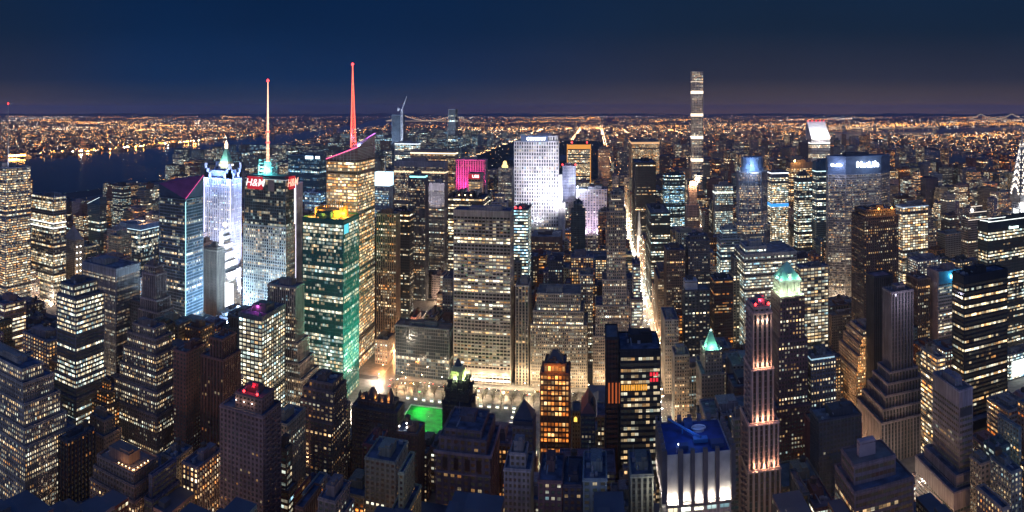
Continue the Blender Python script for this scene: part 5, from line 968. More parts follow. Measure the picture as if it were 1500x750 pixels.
light('POINT', (x0+18, y0+20, H+9), 1500, (.12,.3,1), b['root'], 2, name='roof_light'); beacon(ro, (x0+8, y0+10, H+.8), .5, G_WHITE, 'roof_lamp')
# orange tower: ornate top
b = B['orange_win']; H = b['H']; x0, x1, y0, y1 = b['x0'], b['x1'], b['y0'], b['y1']; cx = (x0+x1)/2
mesh_part(b['root'], 'gabled_top', DK, lambda m: (m.prism(cx, y0+9, H, H+7, 9, 3, 4, rot=pi/4), [m.prism(x0+2+k*(x1-x0-4)/4, y0+1.5, H-1, H+3+2*(k == 2), .8, .2, 5) for k in range(5)]))
for q in (.3, .7): light('POINT', (x0+(x1-x0)*q, y0-3.4, H-3), 900, (1,.4,.08), b['root'], .4)
light('SPOT', (x1+6, y0-40, 40), 1.2e5, (1,.4,.1), b['root'], 2, to=(cx, y0, 90), spot=60)
# foreground left details
b = B['terrace_front']; t = b['tiers'][-1]; 
for k in range(5): beacon(b['root'], (b['x1']-.9, b['y0']+1.5+k*3.6, b['H']+.9), .42, G_WARM, 'terrace_lamp'); beacon(b['root'], (b['x1']-1.5-k*3.2, b['y0']+.9, b['H']+.9), .42, G_WARM, 'terrace_lamp')
for q in (3, 9, 15): light('POINT', (b['x1']-2, b['y0']+q, b['H']+1.5), 260, (1,.5,.16), b['root'], .3); light('POINT', (b['x1']-q+1, b['y0']+2, b['H']+1.5), 200, (1,.5,.16), b['root'], .3)
b = B['apartments']; H = b['H']; light('POINT', ((b['x0']+b['x1'])/2, b['y0']+6, H+3), 1600, (1,.02,.05), b['root'], .5)
for q in (.3, .8): beacon(b['root'], (b['x0']+(b['x1']-b['x0'])*q, b['y0']+1, H+1), .8)
for q in (.1, .4, .7): light('POINT', (b['x0']+(b['x1']-b['x0'])*q-1, b['y0']-1.4, H-5), 140, (1,.75,.5), b['root'], .2); beacon(b['root'], (b['x0']+(b['x1']-b['x0'])*q-1, b['y0']-.5, H-5), .3, G_WHITE, 'wall_lamp')
bx = b['tiers'][0][0]; sp = []; z = b['tiers'][0][2]-6
while z > 30: sp += [(bx[1], bx[2]+3+k*7.5, z) for k in range(3)]; z -= 3.1
balcony_set(b, flat('balcony_brown', (.26,.17,.16), .8), (-.1, 1.2, 0, 3.4), sp)
b = B['lit_office']; light('POINT', ((b['x0']+b['x1'])/2, b['y0']+14, b['H']+4), 2200, (.7,.1,.6), b['root'], 1)
b = B['garment_b']; 
b = B['gothic_black']; H = b['H']; x0, x1, y0, y1 = b['x0'], b['x1'], b['y0'], b['y1']; cx, cy = (x0+x1)/2-1, (y0+y1)/2
def f(m):
    m.box(cx-5.5, cx+5.5, y0+1, y1-1, H-1.2, H+6.5); m.box(cx-4, cx+4, y0+2.5, y1-2.5, H+6.5, H+9.5)
    for sx in (-1, 0, 1): m.prism(cx+sx*5.4, y0+1, H+3, H+10, .7, .1, 5)
mesh_part(b['root'], 'gilded_crown', flat('gilded', (.62,.62,.30), .5), f)
mesh_part(b['root'], 'crown_cap', DK, lambda m: m.prism(cx, cy, H+9.5, H+15, 3.2, .8, 8))
for q in ((-7, -5), (0, -7), (7, -5), (8, 4)): light('POINT', (cx+q[0], cy+q[1]*1.2, H+.8), 3200, (.78,1,.42), b['root'], .3, name='crown_floodlight')
def f(m):
    for t in b['tiers']:
        bx = t[0]
        for k in range(5): m.prism(bx[0]+(bx[1]-bx[0])*k/4, bx[2]-.3, t[2]-2, t[2]+4.5, .9, .1, 5); 
        for k in range(1, 4): m.prism(bx[1]+.3, bx[2]+(bx[3]-bx[2])*k/3, t[2]-2, t[2]+4.5, .9, .1, 5)
mesh_part(b['root'], 'pinnacles', flat('black_brick', (.03,.03,.04), .7), f)
b = B['cornice']; t = b['tiers'][0]; bx = t[0]
mesh_part(b['root'], 'cornice_moulding', flat('mauve_stone', (.36,.26,.27), .8), lambda m: (m.box(bx[0]-1.2, bx[1]+1.2, bx[2]-1.2, bx[2]-.02, t[2]-1.5, t[2]+.4), m.box(bx[1]+.02, bx[1]+1.2, bx[2], bx[3], t[2]-1.5, t[2]+.4), m.box(bx[0]-.7, bx[1]+.7, bx[2]-.7, bx[2]-.02, t[2]-15, t[2]-14.2)))
mesh_part(b['root'], 'arched_windows', flat('arch_dark', (.02,.02,.03), .3), lambda m: [m.box(bx[0]+5+k*8, bx[0]+8.4+k*8, bx[2]-.14, bx[2]-.04, t[2]-12, t[2]-4) for k in range(4)])
b = B['ornate_left']; H = b['H']; x0, x1, y0, y1 = b['x0'], b['x1'], b['y0'], b['y1']
def f(m):
    for k in range(6):
        xx = x0+2+k*(x1-x0-4)/5; m.box(xx-1.2, xx+1.2, y0+.2, y0+3, H-1, H+3); m.prism(xx, y0+1.6, H+3, H+7, 2, .1, 4, rot=pi/4)
    m.prism((x0+x1)/2-5, y0+8, H, H+8, 6, 1, 6); m.prism(x1-5, y0+8, H-1, H+9, 4, .4, 8)
mesh_part(b['root'], 'dormers', flat('slate_dormer', (.10,.08,.08), .7), f)
for q in (.12, .45, .62, .8): light('POINT', (x0+(x1-x0)*q, y0+4.4, H+1.2), 700, (1,.42,.1), b['root'], .3, name='dormer_lamp')
b = B['white_lit_roof']; H = b['H']
for q in ((2, 2), (8, 2), (6, 8)): light('POINT', (b['x0']+q[0], b['y0']+q[1], H+3), 900, (.85,.95,1), b['root'], .3); beacon(b['root'], (b['x0']+q[0], b['y0']+q[1], H+3), .6, G_WHITE, 'work_light')
b = B['pointed_hall']; H = b['H']; x0, x1, y0, y1 = b['x0'], b['x1'], b['y0'], b['y1']
mesh_part(b['root'], 'pointed_roof', flat('slate_dark', (.05,.05,.07), .6), lambda m: (m.box(x0+.5, x1-.5, y0+.5, y1-.5, H-1, H+3), m.prism((x0+x1)/2, (y0+y1)/2, H+3, H+14, 10, .4, 4, rot=pi/4)))
b = B['beige_side']; mesh_part(b['root'], 'arched_window', glow('arch_glow', (1,.6,.1), 1.5), lambda m: (m.box(b['x0']+1.6, b['x0']+4.2, b['y0']-.15, b['y0']-.05, b['H']-9, b['H']-6), m.prism(b['x0']+2.9, b['y0']-.1, b['H']-6, b['H']-5, 1.3, .5, 8)))
b = B['east_of_orange']; H = b['H']; x0, x1, y0, y1 = b['x0'], b['x1'], b['y0'], b['y1']
mesh_part(b['root'], 'gable_roof', flat('red_slate', (.20,.09,.09), .8), lambda m: (m.face([(x0, y0, H), (x1, y0, H), ((x0+x1)/2, y0, H+9)]), m.face([(x0, y0, H), ((x0+x1)/2, y0, H+9), ((x0+x1)/2, y1, H+9), (x0, y1, H)]), m.face([((x0+x1)/2, y0, H+9), (x1, y0, H), (x1, y1, H), ((x0+x1)/2, y1, H+9)])))
b = B['bright_low']; mesh_part(b['root'], 'bright_lobby', glow('lobby_mint', (.9,1,.92), 2.0), lambda m: m.box(b['x0']+4, b['x1']-2, b['y0']-.5, b['y0']-.2, 4, 22))
b = B['black_tower']; light('POINT', (b['x1']-14, b['y0']-26, 14), 26000, (1,.5,.2), b['root'], 1)
b = B['dark_dots']; mesh_part(b['root'], 'blank_penthouse', flat('pale_penthouse', (.42,.38,.38), .8), lambda m: m.box(b['x0']-.1, b['x1']+.1, b['y0']-.1, b['y1']+.1, b['tiers'][-2][2]-1, b['H']+.1))
# cathedral by the avenue
cx_, cyc = 104, 1395
ca = thing('gothic_cathedral', 'gothic cathedral with two thin pale spires beside the avenue', 'church', (cx_, cyc, 0)); RECTS.append((86, 145, 1380, 1425)); LAND.append((934, 1395, 'twin-spired cathedral', 100)); OCC.append((925, 948, 1380, 345))
CS = flat('cathedral_stone', (.55,.52,.48), .8)
mesh_part(ca, 'nave', CS, lambda m: (m.box(92, 142, cyc-9, cyc+9, 0, 30), m.face([(92, cyc-9, 30), (142, cyc-9, 30), (142, cyc, 42), (92, cyc, 42)]), m.face([(142, cyc+9, 30), (92, cyc+9, 30), (92, cyc, 42), (142, cyc, 42)])))
for s_ in (-1, 1): mesh_part(ca, 'spire', CS, lambda m: (m.box(87, 96, cyc+s_*11-4.5, cyc+s_*11+4.5, 0, 48), m.prism(91.5, cyc+s_*11, 48, 60, 4, 3.4, 8), m.prism(91.5, cyc+s_*11, 60, 101, 3.6, .1, 8)))
light('SPOT', (86, cyc-50, 6), 3.5e5, (1,.95,.85), ca, 1, to=(92, cyc-11, 60), spot=70, name='floodlight')
RECTS.append((-422, -414, 640, 705))
# ------------------------------------------------------------------ plain buildings that fill the blocks
def clear(px0, px1, Y, yv): OCC.append((px0, px1, Y, yv))
clear(585, 650, 585, 655); clear(515, 600, 600, 650); clear(690, 790, 585, 640); clear(425, 452, 640, 690); clear(836, 890, 600, 600)
clear(40, 150, 2300, 292); clear(150, 240, 2300, 268); clear(240, 480, 5200, 212); clear(750, 870, 2300, 262)
WALLS = [('tan', (.34,.27,.20)), ('brown brick', (.21,.13,.10)), ('grey', (.26,.26,.27)), ('pale stone', (.40,.35,.29)), ('dark', (.07,.07,.085)), ('red brick', (.24,.11,.08)), ('slate-blue', (.12,.14,.18)), ('beige', (.42,.36,.27))]
F = random.Random(5)
def hits(x0, x1, y0, y1, m=.8):
    for a in RECTS:
        if x0 < a[1]+m and x1 > a[0]-m and y0 < a[3]+m and y1 > a[2]-m: return True
    return False
def limit(x0, x1, y0, r):
    p0, p1 = sorted((to_px(x0, y0)[0], to_px(x1, y0)[0])); yv = 0
    for a, b, Y, v in OCC:
        if Y > y0 and a < p1 and b > p0: yv = max(yv, v)
    return EYE-(yv-HZ)*r/PXR if yv else 400
LOTS = []
for (i, s, bx0, bx1, by0, by1) in BLOCKS:
    mid = (by0+by1)/2
    for (ya, yb) in ((by0, mid-1.5), (mid+1.5, by1)):
        x = bx0
        while x < bx1-9:
            w = F.choice((14, 18, 22, 28, 34, 40)) if by0 > 330 else F.choice((11, 14, 17, 21)); w = min(w, bx1-x)
            if bx1-x-w < 9: w = bx1-x
            x0, x1 = x+.3, x+w-.3; x += w
            y0_, y1_ = ya, yb
            if hits(x0, x1, y0_, y1_):
                ok = False
                for q0, q1, r0_, r1_ in ((x0, x0+w*.5, ya, yb), (x1-w*.5, x1, ya, yb), (x0, x1, ya, ya+(yb-ya)*.45), (x0, x1, yb-(yb-ya)*.45, yb)):
                    if not hits(q0, q1, r0_, r1_): x0, x1, y0_, y1_, ok = q0, q1, r0_, r1_, True; break
                if not ok: continue
            X = (x0+x1)/2; r = math.hypot(X, y0_)
            px = to_px(X, y0_)[0]
            if px < -60 or px > 1560 or r < 215: continue
            if X < -1000 and s > 46 and F.random() < .65: h = F.uniform(50, 140)
            elif X < -800: h = F.choice((14, 18, 22, 26, 35, 50, 90 if F.random() < .4 else 30))
            elif X > 640: h = F.choice((18, 25, 35, 50, 70, 100, 125))
            elif s < 41: h = F.uniform(48, 118)
            else: h = F.choice((40, 55, 70, 85, 100, 125, 150 if F.random() < .5 else 60))
            hmax = limit(x0, x1, y0_, r)
            if h > hmax: h = hmax-F.uniform(0, 8)
            # nothing taller than the low ring in front of the lens
            yt = HZ+(EYE-h)/r*PXR
            if r < 330: h = min(h, EYE-(F.uniform(655, 725)-HZ)*r/PXR)
            if h < 8: continue
            LOTS.append([x0, x1, y0_, y1_, h, F.randrange(len(WALLS)), i, s])
# how much of each lot shows, nearest first
cover = [760.0]*1500; ev = []
for (a, b, Y, v), (lp, lY, ls, lh) in zip(OCC[:len(LAND)], LAND): ev.append((Y, 'h', a, b, HZ+(EYE-lh)/max(200, Y/max(.3, cos(az((a+b)/2))))*PXR, None))
for k, l in enumerate(LOTS):
    c = [to_px(x, y)[0] for x in l[:2] for y in l[2:4]]; r = math.hypot((l[0]+l[1])/2, l[2]); ev.append((l[2], 'f', min(c), max(c), HZ+(EYE-l[4])/r*PXR, k))
ev.sort(key=lambda e: e[0]); VIS = {}
for Y, t, a, b, yt, k in ev:
    a, b = max(0, int(a)), min(1499, int(b)); v = 0
    for c in range(a, b+1):
        if cover[c] > yt:
            v += min(cover[c], 750)-yt if cover[c] < 760 or yt < 750 else 0; cover[c] = yt
    if t == 'f': VIS[k] = v
order = sorted(range(len(LOTS)), key=lambda k: -VIS[k]); CHOSEN = set(k for k in order[:285] if VIS[k] > 25)
print('lots', len(LOTS), 'individual', len(CHOSEN), 'min vis', VIS[order[284]])
def plain(m, x0, x1, y0, y1, z0, z1, wall, par, seed, bay=3.2, fh=3.7, top=True):
    v0 = (seed*13) % 211; u0 = (seed % 97+1)*1000+1; nf = max(1, round((z1-z0-1.5)/fh)); dv = 1.5/((z1-z0)/nf)
    k = 0
    for (ax, ay, bx, by) in ((x0, y0, x1, y0), (x1, y0, x1, y1), (x1, y1, x0, y1), (x0, y1, x0, y0)):
        n = max(1, round(math.hypot(bx-ax, by-ay)/bay)); u = u0+k*100; k += 1
        m.face([(ax, ay, z0), (bx, by, z0), (bx, by, z1-1.5), (ax, ay, z1-1.5)], [(u, v0), (u+n, v0), (u+n, v0+nf), (u, v0+nf)], 0, wall, par)
        m.face([(ax, ay, z1-1.5), (bx, by, z1-1.5), (bx, by, z1), (ax, ay, z1)], [(0, 0)]*4, 0, wall, par)
    if top: m.face([(x0, y0, z1-.02), (x1, y0, z1-.02), (x1, y1, z1-.02), (x0, y1, z1-.02)], [(0, 0)]*4, 0, (.10,.11,.13), par)
mass = MB(); INFO = []
for k, l in enumerate(LOTS):
    x0, x1, y0, y1, h, wi, i, s = l; wn_, wall = WALLS[wi]; wall = tuple(c*F.uniform(.8, 1.15) for c in wall)
    lit = F.choice((.12, .22, .32, .4, .5, .6)); warm = F.uniform(.25, .8); coh = F.choice((0, .1, .3, .5)); gl = F.uniform(.6, 1.3)
    if k not in CHOSEN:
        plain(mass, x0, x1, y0, y1, .3, h, wall, (lit, warm, gl*.9, coh), k); 
        if h > 20: mass.box(x0+2, x0+2+(x1-x0)*.4, y0+3, y0+10, h, h+3.5, 0, (.12,.12,.13), 'B')
        continue
    r = math.hypot((x0+x1)/2, y0); kind = ['mid_rise_building', 'office_building', 'loft_building', 'apartment_building'][k % 4]
    root = thing(kind, 'x', 'building', ((x0+x1)/2, (y0+y1)/2, 0), 'plain buildings that fill the city blocks')
    setback = h > 45 and F.random() < .55; tank = F.random() < (.4 if r > 450 else .65) and h < 110
    detail = r < 1050 and VIS[k] > (150 if r > 420 else 30)
    sty = F.choice(('masonry', 'masonry', 'fine', 'vert', 'bands')) if h > 30 else 'masonry'
    tiers = [(x0, x1, y0, y1, .3, h)]
    if setback:
        a = F.uniform(1.5, 4); h1 = h*F.uniform(.6, .85); tiers = [(x0, x1, y0, y1, .3, h1), (x0+a, x1-a, y0+a, y1-a*.6, h1-1.2, h)]
        if F.random() < .4 and x1-x0 > 20: c_ = F.uniform(2, 4); h2 = h1+(h-h1)*.6; tiers = [tiers[0], (x0+a, x1-a, y0+a, y1-a*.6, h1-1.2, h2), (x0+a+c_, x1-a-c_, y0+a+c_, y1-a*.6-c_*.5, h2-1.2, h)]
    st = dict(STY[sty]); st.update(lit=lit, warm=warm, coh=coh, glow=gl, bay=F.uniform(2.7, 4.2))
    for j, t in enumerate(tiers):
        last = j == len(tiers)-1
        if detail: tier(root, *t[:4], t[4], t[5], st, wall, seed=k+7, name='tower_wall' if last else 'lower_wall')
        else:
            mm = MB(); plain(mm, *t[:4], t[4], t[5], wall, (lit, warm, gl, coh), k, top=False, bay=st['bay']); 
            for (a0, b0, c0, d0) in ((t[0], t[1], t[2], t[2]+.5), (t[0], t[1], t[3]-.5, t[3]), (t[0], t[0]+.5, t[2]+.5, t[3]-.5), (t[1]-.5, t[1], t[2]+.5, t[3]-.5)): mm.box(a0, b0, c0, d0, t[5]-.03, t[5]+.01, 0, wall, 'B')
            mm.link('tower_wall' if last else 'lower_wall', 'wall_with_windows', root)
        nb = None if last else tiers[j+1]
        roof(root, *t[:4], t[5], None if last else nb[:4], tank=tank and last, wall=tuple(c*.8 for c in wall), rnd=F, units=detail)
    INFO.append((root, k, to_px((x0+x1)/2, y0)[0], y0, h, wn_, setback, tank, lit))
# labels: what it looks like, and which landmark it stands by
groups = {}
for inf in INFO:
    root, k, px, y0, h, wn_, sb, tank, lit = inf
    size = 'low' if h < 28 else ('mid-height' if h < 62 else 'tall'); form = 'stepped ' if sb else 'flat-topped '
    best = min(range(len(LAND)), key=lambda j: abs(LAND[j][0]-px)+abs(LAND[j][1]-y0)*.25)
    lp, lY, ls, lh = LAND[best]; d = px-lp
    rel = 'right of' if d > 14 else ('left of' if d < -14 else ('behind' if y0 > lY else 'in front of'))
    desc = f"{size} {form}{wn_} building{' with water tank' if tank else ''}"
    groups.setdefault((desc, rel, ls), []).append((abs(d)+abs(y0-lY)*.25, root))
ORD = ['', 'second nearest ', 'third nearest ', 'fourth nearest ', 'fifth nearest ', 'sixth nearest ', 'seventh nearest ', 'eighth nearest ', 'ninth nearest ', 'tenth nearest ']
for (desc, rel, ls), v in groups.items():
    v.sort(key=lambda q: q[0])
    for j, (_, root) in enumerate(v):
        words_ = (f"{ORD[min(j, 9)]}{desc}, {rel} the {ls}").split()
        if len(words_) > 16: words_ = [w for w in words_ if w not in ('flat-topped', 'brick')]
        if len(words_) > 16: words_ = [w for w in words_ if w not in ('lit', 'distant', 'bright')]
        root['label'] = ' '.join(words_[:16])
# ---- streets north of the park's edge, the two shores
def inpoly(x, y, P):
    c = False; j = len(P)-1
    for i in range(len(P)):
        if (P[i][1] > y) != (P[j][1] > y) and x < (P[j][0]-P[i][0])*(y-P[i][1])/(P[j][1]-P[i][1])+P[i][0]: c = not c
        j = i
    return c
WPOLY = [[tuple(v.co[:2]) for v in o.data.vertices] for o in COL.objects if o.name.split('.')[0] in ('river', 'bay', 'lake')]
def wet(x, y): return any(inpoly(x, y, P) for P in WPOLY)
def inpark(x, y): return PARK[0] < x < PARK[1] and PARK[2] < y < PARK[3]
for s in range(59, 128):
    xs = list(range(-1730, 2050, 1)); x = -1720
    while x < 2000:
        w = F.choice((30, 40, 55)); x0, x1 = x+1, x+w-3; x += w
        if any(abs((x0+x1)/2-a) < 20 for a in AVE): x += 6; continue
        y0, y1 = street(s)+9, street(s+1)-12
        if inpark(x0, y0) or inpark(x1, y0) or wet(x0, y0) or wet(x1, y0) or hits(x0, x1, y0, y1): continue
        px = to_px(x0, y0)[0]
        if px < -40 or px > 1540: continue
        h = F.choice((16, 20, 26, 34, 45)) if s < 97 else F.choice((12, 15, 18, 22, 45 if F.random() < .5 else 16))
        if F.random() < (.16 if 0 < x0 < 1200 or x0 > -1700 and x0 < -700 else .08) and s < 97: h = F.uniform(70, 135)
        tw = F.random() < .5 and h > 60; xa, xb = (x0+6, x1-8) if tw else (x0, x1)
        if x0 < -1000 and s < 100 and F.random() < .7: h = F.uniform(70, 160)
        h = min(h, max(8, limit(x0, x1, y0, math.hypot(x0, y0))))
        wl_ = WALLS[F.randrange(len(WALLS))][1]
        plain(mass, xa, xb, y0, y0+(y1-y0)*F.uniform(.45, 1), .3, h, tuple(c*.8 for c in wl_), (F.choice((.15, .28, .4)), F.uniform(.08, .45) if x0 < -600 else F.uniform(.4, .85), F.uniform(1, 2.2), 0), F.randrange(90), bay=5, fh=5)
MMAT = MATS['wall_with_windows']
tag(mass.link('background_city_buildings', MMAT), 'many plain dark city buildings with scattered lit windows filling the blocks', 'buildings', kind='stuff')
far = MB(); cnt = 0
while cnt < 5200:
    r = 2300+12500*F.random()**1.5; a = F.uniform(-1.0, .74); x, y = r*sin(a), r*cos(a)
    if -1800 < x < 2100 and y < street(128) or wet(x, y) or inpark(x, y): continue
    w, d = F.uniform(18, 50)*(1+r/14000), F.uniform(15, 30)*(1+r/14000); h = F.choice((8, 10, 12, 14, 20)); 
    if F.random() < .04: h = F.uniform(40, 90); w *= .6
    plain(far, x, x+w, y, y+d, .1, h, WALLS[F.randrange(len(WALLS))][1], (.25, F.uniform(.5, .85), 2.0, 0), F.randrange(90), bay=8, fh=8); cnt += 1
tag(far.link('far_shore_buildings', MMAT), 'low distant buildings sprinkled with lights across the rivers to the horizon', 'buildings', kind='stuff')
# ---- street lights and lit yards of the distant boroughs: one small lantern each
LC = [glow('sodium_lamp', (1,.36,.05), 20), glow('warm_lamp', (1,.56,.22), 20), glow('white_lamp', (1,.90,.76), 20), glow('mint_lamp', (.6,1,.9), 5), glow('aviation_red', (1,.06,.05), 6)]
LCW = [glow('sodium_lamp_dim', (1,.38,.07), 4.5), glow('warm_lamp_dim', (1,.58,.26), 4.5)]
lm = MB()
def lantern(x, y, z, s, mi):
    p = [(x+s*cos(t), y+s*sin(t), z) for t in (0, 2.1, 4.2)]
    for k in range(3): lm.face([p[k], p[(k+1) % 3], (x, y, z+s*1.2)], None, mi); lm.face([p[(k+1) % 3], p[k], (x, y, z-s*.8)], None, mi)
def put(x, y, z=9, k=None, f=1.0):
    r = math.hypot(x, y); a = atan2(x, y)
    if not (-1.0 < a < .74) or wet(x, y): return
    s = r/650*.165*f*F.uniform(.55, 1.25)*(1 if r < 9000 else max(.55, 1-(r-9000)/26000))
    if k is None: k = F.choices((0, 1, 2, 3, 4, 5, 6), (26, 22, 8, 3, 1, 24, 20))[0]
    lantern(x, y, z+s, s, k)
for k in range(5200):       # whole plain
    r = 3000+26000*F.random()**1.35; a = F.uniform(-1.0, .74)
    west = a < -.25; x, y = r*sin(a), r*cos(a)
    if inpark(x, y): continue
    if -1750 < x < 2050 and y < street(128) and F.random() < .5: continue
    if west and a > -.55 and F.random() < .4: continue
    put(x, y)
for k in range(12500):
    r = F.uniform(2600, 10500); a = F.uniform(-1.0, .74); x, y = r*sin(a), r*cos(a)
    if inpark(x, y) or (-.55 < a < -.22 and F.random() < .5): continue
    put(x, y, F.uniform(6, 30))
for k in range(240):        # clusters and highways
    r = 5000+22000*F.random(); a = F.uniform(-1.0, .74); x, y = r*sin(a), r*cos(a)
    if -.5 < a < -.25 and F.random() < .7: continue
    n = F.randint(18, 60); L_ = F.uniform(300, 2200)*(1+r/15000); th = F.uniform(0, pi); w = F.choice((.02, .03, .25)); kk = F.choice((0, 0, 1, 2, None))
    for j in range(n):
        t, u = F.uniform(-.5, .5)*L_, F.gauss(0, 1)*L_*w; put(x+t*cos(th)-u*sin(th), y+t*sin(th)+u*cos(th), k=kk, f=1.0)
for cx, cy, n, sx, sy in ((-7300, 9000, 160, 500, 260), (5200, 10400, 260, 900, 300), (6500, 11200, 300, 1200, 300), (7400, 9900, 240, 1100, 260), (3600, 11800, 160, 700, 200), (4650, 6050, 130, 420, 160), (-200, 9800, 110, 300, 120), (1500, 11000, 100, 500, 160), (-9800, 9800, 200, 900, 300), (4000, 4500, 60, 160, 120), (-1200, 14500, 90, 500, 200)):
    for j in range(n): put(F.gauss(cx, sx), F.gauss(cy, sy), k=F.choice((0, 0, 0, 1)), f=1.15)
for s in range(59, 150):    # avenues that run on up the island
    for a_, dens in ((73, 1.), (-240, .9), (228, .25), (383, .5), (643, .3), (1043, .4), (-790, .6), (-1065, .25), (-1340, .3)):
        if a_ in (-240,) and s < 110: continue
        if F.random() > dens: continue
        for j in range(3):
            for e in (-9, 9): put(a_+e, street(s)+j*27+F.uniform(-5, 5), 8, F.choice((0, 1, 1, 2)), 1.0)
for s in range(150, 330, 1):
    for a_ in (73, -240):
        F.random() < .45 and put(a_+F.uniform(-8, 8)*3, street(s)+F.uniform(-40, 40), 8, F.choice((0, 1, 5)), .8)
for s in range(36, 59):     # small lights between the towers
    for j in range(14):
        x = F.uniform(-1650, 1200); y = street(s)+F.uniform(-5, 5); put(x, y, 5, F.choice((0, 1, 2)), .9)
for yy in range(300, 6500, 60): put(-3290-F.uniform(0, 60)-max(0, yy-3300)*.14, yy, 8, F.choice((0, 1, 2, 3)), 1.5); put(-1735-max(0, yy-2200)*.07, yy, 8, F.choice((1, 2, 3)), .8)
for k in range(140): put(F.uniform(*PARK[:2]), F.uniform(PARK[2]+60, PARK[3]), 12, F.choice((0, 1, 2)), .7)
for k in range(60):
    y = F.uniform(1300, 4700); put(-3300-abs(F.gauss(0, 60))-max(0, y-3300)*.14, y, 12, 0, 2.6)
main_lm = lm; lm = MB()
for k in range(110):
    y = F.uniform(900, 5200); x = -3265-max(0, y-3300)*.14-F.uniform(0, 25) if k < 95 else -3260
    r = math.hypot(x, y)
    if -.84 < atan2(x, y) > -1.0 and -.84 < atan2(x, y): lantern(x-20, y, F.uniform(8, 16), F.choice((2.4, 3, 4.5)), F.choice((0, 0, 0, 1, 2)))
for k in range(10): y = 2560+k*14; lantern(-3262, y, 12, 6, 0)
tag(lm.link('waterfront_floodlights', [glow('pier_sodium', (1,.42,.08), 90, True), glow('pier_warm', (1,.62,.3), 90, True), glow('pier_white', (.9,1,.9), 80, True)]), 'bright orange floodlights along the far river shore', 'lights', kind='stuff')
lm = main_lm
tag(lm.link('distant_city_lights', LC+LCW), 'thousands of small golden and white street lights spread to the horizon', 'street lights', kind='stuff')
# ---- park woods
wd = MB()
for k in range(5200):
    x, y = F.uniform(PARK[0]+8, PARK[1]-8), F.uniform(PARK[2]+10, PARK[3]-10)
    if wet(x, y) or (x+350)**2/230**2+(y-3000)**2/180**2 < 1: continue
    r_ = F.uniform(3.5, 7); h = F.uniform(7, 14); n = 5; A = F.uniform(0, 6)
    ring = [(x+r_*cos(A+2*pi*i/n)*F.uniform(.7, 1.2), y+r_*sin(A+2*pi*i/n)*F.uniform(.7, 1.2), h*F.uniform(.35, .6)) for i in range(n)]
    for i in range(n): wd.face([ring[i], ring[(i+1) % n], (x+F.uniform(-1, 1), y, h)]); wd.face([ring[(i+1) % n], ring[i], (x, y, .3)])
tag(wd.link('park_woods', flat('foliage_dark', (.045,.055,.03), .95, 0, .5, 1.6, .02)), 'dark wooded city park stretching away behind the towers', 'woods', kind='stuff')
# ---- suspension bridges
def bridge(name, label, A, Bp, h, deck, r, col, s, sag=.75, side=.35):
    A, Bp = np.array(A, float), np.array(Bp, float); d = Bp-A; L_ = np.linalg.norm(d); u = d/L_
    t = thing(name, label, 'bridge', (*((A+Bp)/2), 0)); P = lambda k, z: (*(A+d*k), z)
    m = MB(); m.tube(P(-side, deck), P(1+side, deck), r, 4); m.link('deck', glow('bridge_deck_lamps', (1,.7,.45), .35), t)
    for k in (0, 1):
        m = MB(); nx, ny = -u[1]*14, u[0]*14; p = A+d*k
        for e in (-1, 1): m.tube((p[0]+nx*e, p[1]+ny*e, 0), (p[0]+nx*e*.8, p[1]+ny*e*.8, h), r*1.4, 4)
        m.tube((p[0]-nx, p[1]-ny, h), (p[0]+nx, p[1]+ny, h), r, 4); m.link('bridge_tower', flat('bridge_steel', (.3,.34,.36), .6, .3), t)
    m = MB(); n = 16
    f = lambda k: deck+6+(h-deck-6)*(4*(k-.5)**2)
    for j in range(n): m.tube(P(j/n, f(j/n)), P((j+1)/n, f((j+1)/n)), r*.8, 4)
    for a, b in ((0, -side), (1, 1+side)):
        for j in range(5):
            k0, k1 = a+(b-a)*j/5, a+(b-a)*(j+1)/5; m.tube(P(k0, deck+(h-deck)*(1-j/5)**1.4), P(k1, deck+(h-deck)*(1-(j+1)/5)**1.4), r*.8, 4)
    m.link('cable', glow('bridge_cable_'+name, col, s), t)
    return t
def pol(px, r): return (r*sin(az(px)), r*cos(az(px)))
bridge('suspension_bridge', 'long suspension bridge with lit cables between the crane tower and a distant slim tower', pol(591, 12500), pol(664, 12500), 184, 66, 7, (1,.75,.5), .8)
bridge('suspension_bridge', 'small suspension bridge with pale cables just right of the lit slanted roof', pol(1236, 8600), pol(1282, 8800), 96, 42, 5, (.8,.88,1), 1.2, side=.5)
bridge('suspension_bridge', 'second suspension bridge with low pale cables above the massive slab with white sign', pol(1312, 8900), pol(1352, 9200), 84, 40, 5, (.8,.88,1), .9, side=.5)
bridge('suspension_bridge', 'farthest suspension bridge on the horizon near the right border', pol(1437, 14500), pol(1482, 14500), 190, 60, 8, (.85,.88,1), 1.0, side=.4)

